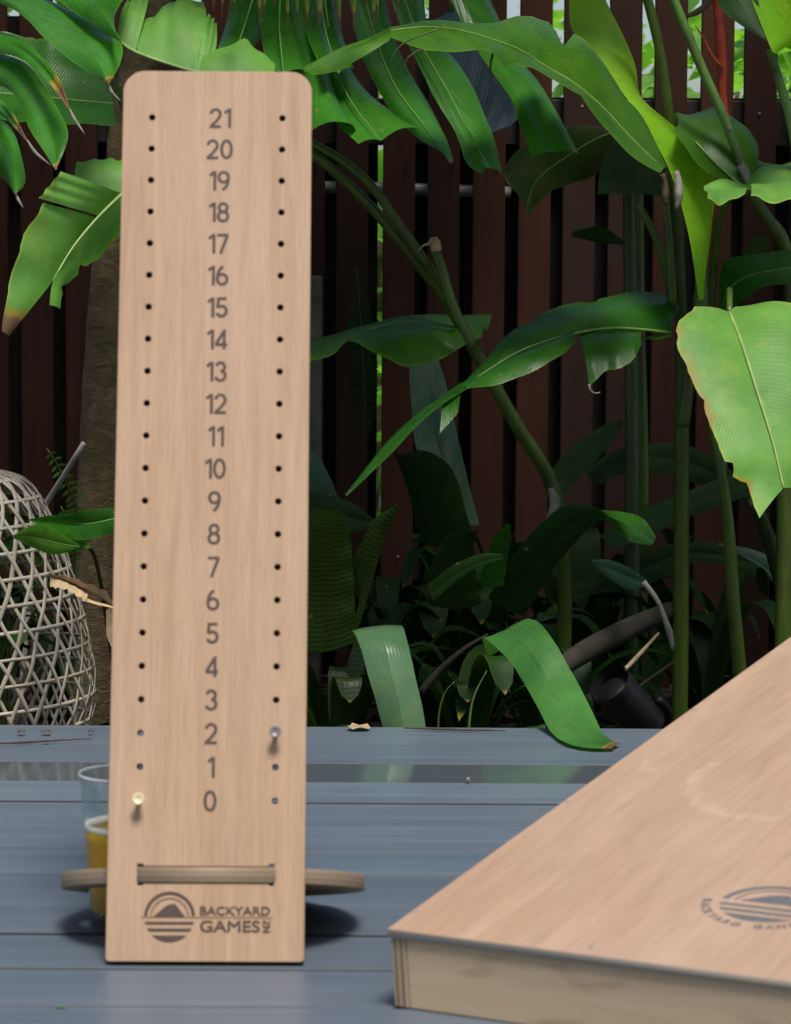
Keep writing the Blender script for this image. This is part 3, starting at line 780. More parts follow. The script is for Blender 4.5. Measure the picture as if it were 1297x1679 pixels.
for k in range(ND):
    for sgn in (-1, 1):
        j0 = 2*math.pi*k/ND + rnd.uniform(-.012, .012); path = []
        for i in range(61):
            a = (.35 + (arc[-1]/ROW - .36)*i/60)
            path.append((t_of_arc(a*ROW), j0 + sgn*(a-.65)*math.pi/ND*1.0 + .012*math.sin(a*2.1+k), .0010*math.sin(a*math.pi+k*2.0)*sgn))
        strip('weave_strip', path, .0046 + rnd.uniform(-.0006, .0006), M['bamboo'])

# ------------------------------------------------------------------ tree on the left
tree = thing('tree', 'brown barked tree trunk rising between the basket and the scoreboard', 'tree', tuple(q(158, 1190, 3.95).xy) + (GZ,))
tp = [tree.location.copy()] + [q(x, y, 3.95) for x, y in ((158, 1000), (160, 840), (167, 660), (180, 480), (196, 340), (225, 120), (256, 0), (300, -180), (330, -420))]
V, Fc = tube_vf(tp, [.031, .029, .028, .027, .026, .025, .023, .021], 60, 18)
V2 = []
for v in V:
    f = 1 + .0; d = noise.noise(v*60)*.0016 + noise.noise(v*23)*.002
    V2.append(v + Vector((v.x-.0, 0, 0)).normalized()*d)
mesh('trunk', V2, Fc, M['bark'], tree, tree.location)
# unseen leafy canopy added to shade the bed, with gaps cut for light
V, Fc, UV = [], [], []
cr = random.Random(3)
CANOPY_N = 2900
for i in range(CANOPY_N):
    c = Vector((cr.uniform(-1.9, 1.9), cr.uniform(3.36, 4.15), cr.uniform(1.08, 1.5)))
    if noise.noise(c*1.9) < -.3 or (-.66 < c.x < -.28 and c.y < 3.8) or (abs(c.x-.36) < .2 and (c.y < 3.52 or c.y > 3.78)): continue
    d = Vector((cr.uniform(-1, 1), cr.uniform(-1, 1), cr.uniform(-.7, .1))).normalized(); L = cr.uniform(.09, .17); s = d.cross(Vector((0, 0, 1))).normalized()*L*.23
    nn = s.cross(d).normalized()*L*.06; k = len(V)
    V += [c, c+d*L*.35+s+nn, c+d*L*.7+s*.75+nn, c+d*L, c+d*L*.7-s*.75+nn, c+d*L*.35-s+nn, c+d*L*.5]
    UV += [(0, 0), (.35, 1), (.7, 1), (1, 0), (.7, 1), (.35, 1), (.5, 0)]
    Fc += [(k, k+1, k+6), (k+1, k+2, k+6), (k+2, k+3, k+6), (k+3, k+4, k+6), (k+4, k+5, k+6), (k+5, k, k+6)]
mesh('shade_canopy', V, Fc, M['l_canopy'], tree, tree.location, uv=UV)
for i in range(7):
    a = Vector((cr.uniform(-1.4, 1.4), cr.uniform(3.4, 4.6), cr.uniform(1.3, 1.6)))
    tube('limb', [tp[-1], tp[-1].lerp(a, .5)+Vector((0, 0, .12)), a], [.018, .006], M['bark'], tree, tree.location, 10, 7)

# ------------------------------------------------------------------ split-leaf plant, top left
spl = thing('split_leaf_plant', 'glossy split leaf plant with broad fingers drooping above the bamboo basket', 'plant', (-.62, 3.75, GZ))
K = dict(bulge=.10, wave=.02, freq=2, jag=.0)
Y0, Y1 = 3.42, 3.24
lobes = [
 ([(-60, -45), (20, 0), (110, 55), (155, 95), (178, 138)], [(-60, 0), (0, 6), (40, 28), (75, 65), (120, 102), (160, 128), (178, 140)], [(-20, -60), (60, -10), (130, 25), (175, 55), (200, 72), (197, 105), (179, 138)], .93),
 ([(90, -60), (140, -10), (170, 25), (199, 68)], [(40, -60), (95, 0), (140, 32), (180, 58), (199, 70)], [(210, -70), (212, -20), (196, 8), (187, 30), (190, 52), (199, 68)], None),
 ([(-60, 62), (10, 70), (60, 100), (95, 143), (114, 180)], [(-60, 90), (0, 88), (35, 97), (65, 120), (92, 150), (113, 181)], [(-60, 45), (0, 52), (35, 64), (70, 95), (98, 130), (115, 178)], .62),
 ([(-60, 85), (0, 106), (42, 142), (75, 195), (90, 240), (92, 278)], [(-60, 120), (0, 140), (25, 157), (40, 192), (52, 218), (72, 248), (91, 279)], [(-60, 70), (0, 88), (42, 104), (75, 145), (98, 185), (112, 222), (93, 278)], .94),
 ([(-40, 150), (0, 174), (22, 198), (44, 230)], [(-40, 170), (0, 187), (20, 206), (43, 231)], [(-40, 140), (0, 163), (18, 180), (45, 229)], .55),
 ([(-50, 190), (0, 228), (20, 262), (26, 319)], [(-50, 260), (0, 288), (12, 300), (25, 320)], [(-50, 165), (0, 194), (22, 217), (34, 250), (41, 297), (27, 319)], .95)]
P_ = []
for Mp, Lp, Rp, tp_ in lobes:
    kw = dict(K, tip=tp_) if tp_ else K
    P_ += [(Mp, Lp, (Y0, Y1), (Y0-.01, Y1), kw), (Mp, Rp, (Y0, Y1), (Y0+.03, Y1+.005), kw)]
leaf(P_, M['l_split'], spl)
for pts in ([(114, 178), (122, 195), (139, 220)], [(44, 229), (58, 250), (83, 271)], [(26, 318), (30, 328), (38, 341)], [(178, 138), (184, 152), (198, 166)]):
    ptube('dry_tip', pts, 3.25, [1.2, 3., 2.2, .6], M['drygrey'], spl, spl.location, 8, 5)
ptube('leaf_stalk', [(-60, 40), (-130, 120), (-180, 400), (-200, 900)], (3.42, 3.7), [7, 9], M['stem'], spl, spl.location)

# ------------------------------------------------------------------ split-leaf plant, top centre
spc = thing('split_leaf_plant', 'glossy split leaf plant with long fingers hanging down right of the scoreboard top', 'plant', (-.22, 4.1, GZ))
lob2 = [
 ([(505, -30), (515, 60), (530, 130), (560, 200)], [(470, 0), (480, 100), (495, 180), (512, 215)], [(540, 0), (535, 90), (548, 165), (585, 217)], None),
 ([(530, -20), (548, 100), (575, 165), (625, 231)], [(510, 0), (528, 110), (545, 190), (588, 235)], [(560, -10), (566, 90), (600, 150), (645, 182), (684, 209)], None),
 ([(590, -40), (615, 60), (650, 145), (695, 205), (739, 268)], [(570, -20), (590, 80), (622, 150), (652, 196), (690, 230), (722, 248), (738, 269)], [(625, -40), (645, 55), (668, 110), (702, 165), (724, 212), (737, 246), (741, 267)], .97),
 ([(650, -40), (690, 70), (732, 145), (768, 215), (802, 275)], [(630, -30), (664, 60), (690, 112), (715, 165), (748, 220), (765, 268), (790, 284)], [(690, -40), (706, 60), (742, 92), (772, 140), (792, 185), (812, 230), (827, 294)], None),
 ([(740, -60), (800, 60), (835, 115), (870, 175), (908, 250)], [(720, -40), (775, 70), (812, 125), (840, 165), (852, 205), (873, 259)], [(780, -60), (830, 60), (860, 105), (885, 135), (912, 182), (948, 254)], None),
 ([(425, -40), (408, 20), (388, 80)], [(385, -40), (370, 40), (352, 95)], [(465, -30), (440, 40), (412, 84)], None),
 ([(462, -40), (458, 40), (465, 120)], [(432, -40), (428, 50), (440, 120)], [(492, -40), (482, 30), (505, 118)], None),
 ([(520, -40), (535, 55), (556, 120)], [(488, -40), (502, 50), (530, 122)], [(556, -40), (560, 50), (580, 112)], None)]
P_ = []
for i, (Mp, Lp, Rp, tp_) in enumerate(lob2):
    kw = dict(bulge=.12, wave=.025, freq=1.5, jag=0.0)
    if tp_: kw['tip'] = tp_
    dy = (.0, .02, .0, .03, .06, .05, .03, .05)[i]
    P_ += [(Mp, Lp, (3.62+dy, 3.42+dy), (3.60+dy, 3.40+dy), kw), (Mp, Rp, (3.62+dy, 3.42+dy), (3.66+dy, 3.45+dy), kw)]
lf = leaf(P_, M['l_split'], spc)
for i in (1, 2, 3, 5, 6, 7):
    Mp = lob2[i][0]; PA = rail(Mp, (3.62, 3.42), 14); V, Fc = tube_vf([p - (p-CAM).normalized()*.001 + Vector((0, 0, 0)) for p in PA], [.0016, .0004], 14, 6)
    mesh('midrib', V, Fc, M['rib'], lf, spc.location)
ptube('leaf_stalk', [(600, -60), (520, -110), (430, -60, 3.9), (400, 200, 4.05), (395, 1190, 4.1)], (3.62, 4.1), [7, 8], M['stem'], spc, spc.location)
# corrugated leaf behind it, sky sheen put into its blue-grey colour
cg = thing('corrugated_leaf_palm', 'blue grey pleated leaf hanging behind the green leaf fingers', 'plant', (-.19, 4.25, GZ))
leaf3([(700, 40), (745, 130), (775, 190), (800, 222)], [(735, 20), (790, 110), (825, 175), (838, 206)], [(770, 10), (830, 90), (848, 150), (850, 195)], (3.95, 3.85), M['l_corr'], cg, rib=None, bulge=.05, wave=.02)
ptube('leaf_stalk', [(740, 22), (735, -60), (560, -120, 4.1), (450, 100, 4.2), (440, 1190, 4.25)], (3.95, 4.25), 5, M['stem_dark'], cg, cg.location)

# ------------------------------------------------------------------ banana plant, left
ban = thing('banana_plant', 'banana plant with torn pale leaves around the upper left of the scoreboard', 'plant', (-.30, 3.72, GZ))
K = dict(wave=.03, freq=3, jag=.03, m=6)
leaf([([(200, 318), (163, 354)], [(100, 281), (64, 325)], (3.34, 3.32), (3.26, 3.24), dict(K, bulge=.10, edge=.2, wave=.01, jag=.01)),
      ([(157, 357), (120, 405), (86, 461), (58, 497), (14, 552)], [(72, 333), (42, 382), (19, 450), (7, 510), (3, 543)], (3.32, 3.2), (3.25, 3.18), dict(K, bulge=.08, tip=.72, edge=.3)),
      ([(205, 312), (160, 357), (120, 405), (88, 459), (81, 500)], [(216, 368), (162, 420), (136, 442), (110, 467), (97, 507)], (3.345, 3.2), (3.38, 3.24), dict(K, bulge=.06, edge=.55, jag=.08, tears=((.55, .35), (.8, .4))))],
     M['l_pale'], ban, rib=([(225, 296), (200, 318), (160, 357), (120, 405), (86, 461)], (3.35, 3.24), 3.2, 1.2), ribmat='rib_pale')
leaf([([(122, 289), (160, 303), (215, 322)], [(128, 267), (160, 261), (215, 262)], (3.42, 3.42), (3.46, 3.46), dict(K, bulge=.18))], M['l_pale'], ban)
leaf([([(-40, 150), (60, 158), (130, 165), (186, 170)], [(-40, 50), (60, 62), (130, 80), (188, 98)], (3.78, 3.72), (3.84, 3.8), dict(K, bulge=.03)),
      ([(-40, 150), (60, 158), (130, 165), (186, 170)], [(-40, 196), (60, 198), (122, 203), (191, 206)], (3.78, 3.72), (3.7, 3.68), dict(K, bulge=.03))], M['l_dark'], ban,
     rib=([(-40, 150), (60, 158), (130, 165), (186, 170)], (3.78, 3.72), 2.5, 1.5))
leaf([([(192, 62), (207, 76), (222, 84)], [(206, 8), (226, -12), (246, -16)], (3.42, 3.42), (3.5, 3.52), dict(K, bulge=.12)),
      ([(224, 84), (262, 98), (300, 110), (330, 118)], [(252, 34), (280, 6), (306, -10), (333, 10)], (3.42, 3.40), (3.52, 3.52), dict(K, bulge=.14, jag=.02)),
      ([(318, 116), (330, 120), (345, 122)], [(336, 30), (347, 26), (354, 44)], (3.40, 3.40), (3.47, 3.47), dict(K, bulge=.08)),
      ([(326, 122), (380, 130), (446, 136)], [(352, 96), (402, 66), (440, 106)], (3.36, 3.36), (3.44, 3.44), dict(K, bulge=.16))],
     M['l_pale'], ban, rib=([(190, 62), (224, 86), (300, 112), (370, 130)], (3.42, 3.36), 3, 2), ribmat='rib_pale')
ptube('stem', [(240, 280), (290, 420), (300, 800), (290, 1200)], (3.42, 3.72), [9, 15], M['stem'], ban, ban.location)
ptube('leaf_stalk', [(190, 62), (175, 100), (250, 300), (295, 500)], (3.46, 3.6), [5, 8], M['stem'], ban, ban.location)

# ------------------------------------------------------------------ hanging palm frond tips at the top
palm = thing('palm_frond', 'hanging palm leaflets with yellow and grey withered tips along the top', 'palm frond', tuple(q(480, -80, 3.3)))
for x, ty, wd in ((350, 18, 7), (364, 28, 6), (384, 26, 8), (426, 43, 8), (433, 35, 6), (472, 52, 7), (488, 54, 6), (504, 50, 9), (523, 48, 11), (556, 60, 8), (580, 53, 9), (612, 50, 9), (619, 36, 6), (652, 24, 6), (673, 14, 5), (739, 10, 5), (398, 8, 8), (450, 12, 8), (545, 14, 8), (600, 12, 8)):
    j = rnd.uniform(-6, 6); y = 3.3 + rnd.uniform(-.04, .04)
    leaf([([(x+j, -90), (x+j*.3, -20), (x, ty)], [(x-wd*.6+j, -90), (x-wd*.55+j*.3, -20), (x-.6, ty)], y, y+.004, dict(n=12, m=2, bulge=0, wave=0, jag=0, tip=.55)),
          ([(x+j, -90), (x+j*.3, -20), (x, ty)], [(x+wd*.6+j, -90), (x+wd*.55+j*.3, -20), (x+.6, ty)], y, y+.004, dict(n=12, m=2, bulge=0, wave=0, jag=0, tip=.55))], M['l_palm'], palm, name='leaflet')
ptube('petiole', [(262, -110, 3.93), (280, -130, 3.7), (320, -78, 3.3)], (3.93, 3.3), [6, 4], M['stem'], palm, palm.location)
ptube('rachis', [(320, -78), (480, -92), (640, -90), (780, -80)], 3.3, 4, M['stem'], palm, palm.location)

# ------------------------------------------------------------------ heliconia shoots on the right
HG = 'heliconia shoots in the clump on the right'
def shoot(label, px, Y): return thing('heliconia_shoot', label, 'plant', (q(px, 1190, Y).x, Y, GZ), HG)
sB = shoot('heliconia shoot with the glowing yellow green leaf and long torn leaves', 1116, 3.75)
ptube('stem', [(1040, -60), (1062, 0), (1085, 100), (1098, 200), (1106, 300), (1113, 420), (1118, 600), (1117, 900), (1114, 1230)], (3.62, 3.75), [8, 8, 9, 10, 12, 13, 14, 14], M['stem'], sB, sB.location, 40, 12)
mid = [(640, 50), (700, 44), (760, 51), (820, 69), (860, 86), (892, 108), (939, 135), (987, 175), (1027, 219), (1067, 259), (1087, 276)]
K = dict(n=44, m=6, wave=.025, freq=4)
leaf([(mid, [(640, 46), (700, 36), (770, 38), (830, 33), (862, 29), (902, 34), (950, 62), (992, 106), (1030, 160), (1058, 205), (1095, 274)], (3.30, 3.42, 3.5), (3.36, 3.52, 3.54), dict(K, bulge=.05, jag=.05, edge=.35, tears=((.30, .12), (.565, .5), (.80, .1)))),
      (mid, [(640, 60), (690, 82), (745, 84), (800, 84), (828, 113), (868, 109), (905, 133), (955, 163), (990, 207), (1030, 252), (1084, 282)], (3.30, 3.42, 3.5), (3.26, 3.36, 3.44), dict(K, bulge=.05, jag=.06, edge=.35, tears=((.42, .5), (.66, .2)))),
      ([(500, 118), (560, 90), (600, 72), (640, 50)], [(498, 110), (560, 78), (600, 64), (640, 45)], (3.2, 3.3), (3.21, 3.3), dict(n=14, m=3, wave=.0)),
      ([(500, 118), (560, 90), (600, 72), (640, 50)], [(512, 123), (545, 118), (590, 96), (645, 62)], (3.2, 3.3), (3.18, 3.28), dict(n=14, m=3, wave=.0))],
     M['l_mid'], sB, rib=(mid, (3.298, 3.418, 3.498), 1.2, 2.6))
ptube('tendril', [(810, 82), (804, 108), (808, 128), (818, 142)], 3.34, [2.5, 2, .8], M['drybrown'], sB, sB.location, 10, 6)
ptube('tendril', [(688, 82), (668, 96), (664, 112)], 3.24, [2, 1.6, .6], M['drybrown'], sB, sB.location, 10, 6)
ptube('tendril', [(720, 47), (660, 72), (636, 108)], 3.24, [1.6, 1.6, .5], M['stem'], sB, sB.location, 10, 6)
leaf([([(935, -40), (935, 40), (960, 73), (991, 109), (1027, 161), (1058, 207), (1098, 280), (1128, 380), (1146, 492)],
       [(978, -40), (1000, 12), (1021, 56), (1040, 106), (1055, 168), (1127, 223), (1172, 284), (1166, 370), (1150, 490)],
       (3.74, 3.62, 3.56), (3.80, 3.68, 3.6), dict(n=44, m=8, bulge=.10, wave=.02, freq=2, jag=.01))], M['l_young'], sB, label='bright yellow green young leaf')
ptube('dry_sheath', [(1086, 285), (1092, 305), (1090, 330), (1094, 335)], 3.6, [6, 5, 7, 4], M['drybrown'], sB, sB.location, 8, 6)
ptube('dry_sheath', [(1109, 280), (1112, 300), (1112, 330), (1108, 342)], 3.55, [4, 7, 8, 3], M['drygrey'], sB, sB.location, 10, 7)
ptube('leaf_stalk', [(1146, 480), (1138, 560), (1120, 700)], 3.68, [9, 11], M['stem'], sB, sB.location)
ptube('leaf_stalk', [(1046, 335), (1068, 375), (1090, 430), (1108, 520)], 3.7, [6, 9], M['stem'], sB, sB.location)
ptube('leaf_stalk', [(1088, 300), (1096, 380), (1104, 500)], 3.68, [6, 8], M['stem'], sB, sB.location)
ptube('leaf_stalk', [(1132, 345), (1146, 410), (1150, 500), (1135, 620)], 3.62, [6, 11, 12, 8], M['stem'], sB, sB.location)
# long leaf reaching left in the middle
mid = [(1100, 546), (1060, 541), (1000, 538), (945, 546), (890, 561), (850, 577), (800, 607), (762, 634)]
K = dict(n=36, m=6, wave=.02, freq=3)
leaf([(mid, [(1100, 479), (1040, 480), (990, 487), (930, 500), (880, 519), (845, 538), (815, 568), (764, 629)], (3.66, 3.5), (3.74, 3.54), dict(K, bulge=.10, jag=.03, tears=((.35, .15), (.62, .22)))),
      ([(1100, 547), (1078, 548), (1054, 552)], [(1100, 552), (1078, 556), (1054, 556)], 3.66, 3.64, dict(n=6, m=2, wave=0)),
      ([(1056, 544), (1020, 540), (985, 539), (948, 546)], [(1052, 566), (1030, 598), (992, 610), (966, 634)], (3.64, 3.6), (3.58, 3.54), dict(K, n=18, bulge=.12)),
      ([(945, 546), (890, 561), (850, 577), (800, 607), (762, 634)], [(944, 560), (912, 588), (866, 612), (822, 629), (764, 638)], (3.6, 3.5), (3.55, 3.47), dict(K, bulge=.16))],
     M['l_dark'], sB, rib=(mid, (3.655, 3.495), 3, 1.4))
leaf([([(764, 632), (722, 657), (678, 692), (633, 738), (567, 812)], [(758, 626), (720, 652), (676, 685), (628, 732), (567, 811)], (3.5, 3.38), (3.52, 3.4), dict(n=22, m=3, wave=0)),
      ([(764, 632), (722, 657), (678, 692), (633, 738), (567, 812)], [(764, 639), (727, 662), (684, 698), (641, 744), (569, 813)], (3.5, 3.38), (3.47, 3.36), dict(n=22, m=3, wave=0, edge=.3)),
      ([(758, 636), (740, 648), (726, 656)], [(752, 676), (736, 694), (720, 712)], (3.48, 3.46), (3.44, 3.42), dict(n=12, m=4, wave=.02))], M['l_dark'], sB)
ptube('tendril', [(966, 630), (968, 640), (976, 645), (984, 643)], 3.54, [2.6, 2, .8], M['drygrey'], sB, sB.location, 8, 6)

sA = shoot('dark heliconia shoot with two upright stems and a yellowing ragged leaf', 1040, 3.95)
ptube('stem', [(1030, 150), (1033, 400), (1037, 700), (1036, 1000), (1034, 1230)], 3.95, [10, 12, 13, 13], M['stem_dark'], sA, sA.location, 24, 12)
ptube('stem', [(1048, 180), (1050, 500), (1056, 800), (1052, 1100), (1050, 1230)], 4.0, [6, 8, 9, 9], M['stem'], sA, sA.location, 24, 10)
leaf3([(1003, 208), (960, 206), (925, 209), (845, 250), (828, 288), (850, 322)], [(1028, 214), (985, 224), (930, 256), (880, 296), (862, 345)], [(1020, 235), (990, 276), (945, 299), (905, 312), (866, 352)], (4.0, 3.85), M['l_yellow'], sA, rib=(1.6, .6), bulge=.06, wave=.04, jag=.08, edge=.55, label='yellowing ragged leaf')
leaf3([(1030, 215), (1000, 240), (985, 275), (980, 318)], [(1060, 220), (1040, 260), (1030, 320)], [(1100, 230), (1095, 270), (1085, 322)], (3.95, 3.88), M['l_shade'], sA, rib=None, wave=.03)
leaf3([(1020, 392), (1000, 378), (980, 370), (938, 380)], [(1024, 396), (995, 386), (970, 384), (938, 383)], [(1020, 402), (985, 398), (955, 392), (938, 388)], (3.94, 3.8), M['l_shade'], sA, rib=None)

sC = shoot('slanting heliconia shoot carrying the red flower spike', 1240, 3.7)
ptube('stem', [(1085, -50), (1105, 0), (1150, 110), (1190, 200), (1214, 268), (1228, 306)], (3.58, 3.6), [7, 8, 8, 7], M['stem_pale'], sC, sC.location, 24, 10)
ptube('dry_sheath', [(1214, 270), (1222, 285), (1228, 306)], 3.585, [7, 8, 5], M['drygrey'], sC, sC.location, 8, 8)
ptube('stem', [(1228, 306), (1252, 350), (1285, 400), (1300, 520), (1290, 800), (1280, 1230)], (3.6, 3.7), [8, 16, 17, 15, 14], M['stem'], sC, sC.location, 28, 12)
ptube('leaf_scar', [(1193, 208), (1200, 214)], 3.57, [5, 4], M['drygrey'], sC, sC.location, 4, 8)
K = dict(n=30, m=6, wave=.03, freq=2)
leaf([([(1112, 205), (1140, 232), (1172, 266), (1226, 314)], [(1100, 192), (1150, 186), (1190, 178), (1242, 236)], (3.62, 3.58), (3.72, 3.66), dict(K, bulge=.12)),
      ([(1112, 205), (1140, 232), (1172, 266), (1226, 314)], [(1104, 215), (1128, 248), (1160, 282), (1216, 318)], (3.62, 3.58), (3.58, 3.56), dict(K, bulge=.05)),
      ([(1190, 262), (1210, 290), (1228, 314)], [(1216, 250), (1258, 266), (1310, 284)], (3.62, 3.6), (3.68, 3.68), dict(K, n=16, bulge=.10))], M['l_mid'], sC, rib=([(1140, 232), (1172, 266), (1226, 314)], (3.6, 3.57), 2, 3))
leaf([([(1228, 312), (1200, 306), (1175, 308), (1156, 314)], [(1222, 304), (1196, 296), (1172, 295), (1156, 308)], (3.55, 3.5), (3.58, 3.54), dict(K, n=14, bulge=.1)),
      ([(1228, 312), (1200, 306), (1175, 308), (1156, 314)], [(1222, 318), (1200, 328), (1178, 335), (1160, 326)], (3.55, 3.5), (3.5, 3.46), dict(K, n=14, bulge=.1)),
      ([(1228, 312), (1262, 305), (1330, 296)], [(1230, 296), (1262, 276), (1330, 266)], (3.55, 3.52), (3.66, 3.64), dict(K, n=18, bulge=.1)),
      ([(1228, 312), (1262, 305), (1330, 296)], [(1232, 318), (1258, 331), (1330, 326)], (3.55, 3.52), (3.46, 3.44), dict(K, n=18, bulge=.12))], M['l_pale'], sC)
ptube('leaf_stalk', [(1226, 314), (1196, 326), (1178, 370), (1170, 440), (1162, 560)], (3.55, 3.7), [5, 6, 7, 8], M['stem'], sC, sC.location, 20, 8)
ptube('flower_spike', [(1172, -30), (1180, 40), (1184, 110), (1186, 170), (1200, 220), (1206, 245)], 3.66, [6, 8, 9, 8, 6, 4], M['red'], sC, sC.location, 22, 8)
ptube('flower_bract', [(1184, 110), (1168, 92), (1152, 60), (1140, 42)], 3.65, [4, 3, 2, 1], M['red'], sC, sC.location, 10, 6)
ptube('flower_bract', [(1168, -20), (1164, 0), (1146, 18), (1122, 28)], 3.66, [5, 6, 6, 3], M['drybrown'], sC, sC.location, 10, 6)
leaf([([(1185, -40), (1225, 20), (1262, 66)], [(1165, -40), (1186, 18), (1258, 68)], (3.5, 3.46), (3.52, 3.46), dict(K, n=18, edge=.5)),
      ([(1185, -40), (1225, 20), (1262, 66)], [(1235, -40), (1248, 20), (1266, 64)], (3.5, 3.46), (3.5, 3.47), dict(K, n=18))], M['l_shade'], sC)
leaf([([(1218, -40), (1240, 20), (1256, 60), (1266, 84)], [(1330, -40), (1335, 20), (1325, 60), (1268, 84)], (3.5, 3.44), (3.6, 3.5), dict(K, n=22, bulge=.1))], M['l_young'], sC)
ptube('leaf_stalk', [(1262, 80), (1280, 140), (1300, 210), (1320, 330)], 3.55, [6, 9, 10], M['stem_pale'], sC, sC.location)

sD = shoot('heliconia shoot with the large pale leaf drooping over the game board', 1215, 3.6)
ptube('stem', [(1160, 660), (1180, 760), (1194, 860), (1202, 980), (1214, 1120), (1220, 1230)], (3.55, 3.6), [7, 9, 11, 12, 13], M['stem'], sD, sD.location, 24, 12)
mid = [(1196, 512), (1216, 562), (1241, 640), (1266, 720), (1285, 800)]
K = dict(n=40, m=8, freq=4)
leaf([(mid, [(1140, 502), (1109, 540), (1124, 600), (1150, 660), (1176, 724), (1199, 776), (1224, 800), (1246, 848)], (3.46, 3.24), (3.42, 3.2), dict(K, bulge=.07, wave=.015, jag=.05, edge=.8, tears=((.46, .07), (.735, .2), (.86, .08)))),
      (mid, [(1212, 504), (1300, 496), (1345, 560), (1362, 640), (1360, 720), (1320, 800)], (3.46, 3.24), (3.5, 3.3), dict(K, bulge=.08, wave=.02, jag=.01))],
     M['l_pale'], sD, rib=(mid, (3.457, 3.237), 3.2, 1.6), ribmat='rib_pale', label='large pale leaf with a browned torn edge')
ptube('leaf_stalk', [(1196, 512), (1196, 480, 3.55), (1190, 620, 3.62), (1184, 780, 3.6)], (3.47, 3.58), [5, 8], M['stem'], sD, sD.location)
leaf3([(1178, 500), (1182, 440), (1195, 424), (1240, 417), (1310, 406)], [(1182, 506), (1200, 470), (1235, 450), (1310, 436)], [(1190, 516), (1222, 490), (1250, 471), (1310, 464)], (3.68, 3.6), M['l_dark'], sD, rib=(2, 1), wave=.02)
leaf3([(1214, 425), (1228, 400), (1252, 384)], [(1216, 428), (1238, 408), (1258, 392)], [(1222, 430), (1245, 418), (1262, 402)], 3.75, M['l_shade'], sD, rib=None)
sE = shoot('thick leaning heliconia stem at the far right under the large pale leaf', 1320, 3.8)
ptube('stem', [(1235, 820), (1252, 860), (1272, 920), (1292, 1000), (1320, 1150), (1330, 1230)], (3.7, 3.8), [10, 14, 15, 16], M['stem_dark'], sE, sE.location, 20, 12)
leaf3([(1220, 905), (1240, 925), (1262, 945), (1288, 1010), (1297, 1050)], [(1170, 895), (1235, 918), (1272, 955), (1305, 1060)], [(1180, 890), (1245, 905), (1290, 940), (1320, 1050)], 3.82, M['l_blue'], sE, rib=None)

# leaning stems right of the scoreboard
ben = thing('bent_ginger_stem', 'long green stems arching down from behind the scoreboard to the right', 'plant', (q(905, 1190, 3.8).x, 3.8, GZ))
ptube('stem', [(440, 190), (480, 215), (520, 240), (562, 264), (610, 306), (650, 362), (690, 418), (722, 462), (748, 508)], (3.55, 3.66), [7, 8, 8, 8, 6], M['stem'], ben, ben.location, 30, 10)
ptube('stem', [(440, 215), (520, 258), (566, 298), (620, 352), (680, 425), (732, 492), (784, 585), (850, 702), (906, 800), (925, 960), (920, 1230)], (3.55, 3.8), [8, 9, 11, 12, 13, 13], M['stem'], ben, ben.location, 44, 12)
ptube('cut_stub', [(712, 404), (724, 440), (742, 500), (776, 570)], 3.62, [9, 9, 9, 8], M['stem'], ben, ben.location, 14, 10)
ptube('dry_cap', [(704, 400), (712, 394), (716, 412)], 3.615, [3, 9, 9], M['dryleaf'], ben, ben.location, 8, 8)
ptube('tendril', [(704, 400), (695, 402), (686, 411)], 3.61, [3, 2, 1], M['dryleaf'], ben, ben.location, 8, 6)
leaf3([(470, 568), (508, 562), (583, 543), (666, 523), (736, 518), (808, 516)], [(470, 580), (530, 566), (590, 546), (660, 527), (730, 532), (800, 540)], [(470, 605), (541, 583), (578, 560), (640, 592), (691, 600), (745, 576), (790, 550)], (3.6, 3.72), M['l_mid'], ben, yl=(3.64, 3.78), yr=(3.53, 3.66), rib=(2, 1), bulge=.12, wave=.02)
ptube('dry_sheath', [(903, 800), (910, 825), (900, 850), (898, 862)], 3.72, [5, 9, 6, 2], M['drygrey'], ben, ben.location, 10, 8)

# ------------------------------------------------------------------ bromeliads in the middle
BG = 'bromeliads in the shaded bed'
def brom(label, px, Y): return thing('bromeliad', label, 'plant', (q(px, 1190, Y).x, Y, GZ), BG)
b1 = brom('striped bromeliad close beside the right edge of the scoreboard', 545, 3.6)
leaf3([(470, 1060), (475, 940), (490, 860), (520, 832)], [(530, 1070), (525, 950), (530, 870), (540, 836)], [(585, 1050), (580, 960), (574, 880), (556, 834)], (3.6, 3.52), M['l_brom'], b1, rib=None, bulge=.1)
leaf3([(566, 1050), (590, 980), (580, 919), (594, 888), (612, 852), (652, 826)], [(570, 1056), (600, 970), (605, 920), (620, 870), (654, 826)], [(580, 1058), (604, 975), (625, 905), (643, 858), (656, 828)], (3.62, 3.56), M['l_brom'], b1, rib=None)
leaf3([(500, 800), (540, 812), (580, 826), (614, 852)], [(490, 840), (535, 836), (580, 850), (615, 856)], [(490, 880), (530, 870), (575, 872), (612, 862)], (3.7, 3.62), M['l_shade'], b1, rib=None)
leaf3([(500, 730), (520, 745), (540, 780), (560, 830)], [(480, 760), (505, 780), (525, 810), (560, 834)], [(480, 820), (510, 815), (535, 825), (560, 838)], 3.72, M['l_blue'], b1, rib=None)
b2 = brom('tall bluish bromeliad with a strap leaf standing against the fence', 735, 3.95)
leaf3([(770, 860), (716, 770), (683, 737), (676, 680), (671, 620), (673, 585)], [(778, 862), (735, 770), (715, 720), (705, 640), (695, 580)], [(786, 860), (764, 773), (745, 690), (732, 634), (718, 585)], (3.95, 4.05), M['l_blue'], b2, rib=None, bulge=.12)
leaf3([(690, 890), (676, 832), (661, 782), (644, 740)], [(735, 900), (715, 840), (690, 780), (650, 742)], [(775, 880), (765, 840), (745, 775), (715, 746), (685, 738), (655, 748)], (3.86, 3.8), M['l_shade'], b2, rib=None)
b3 = brom('dark bromeliad with a pale rounded leaf tip in front of the fence', 870, 3.7)
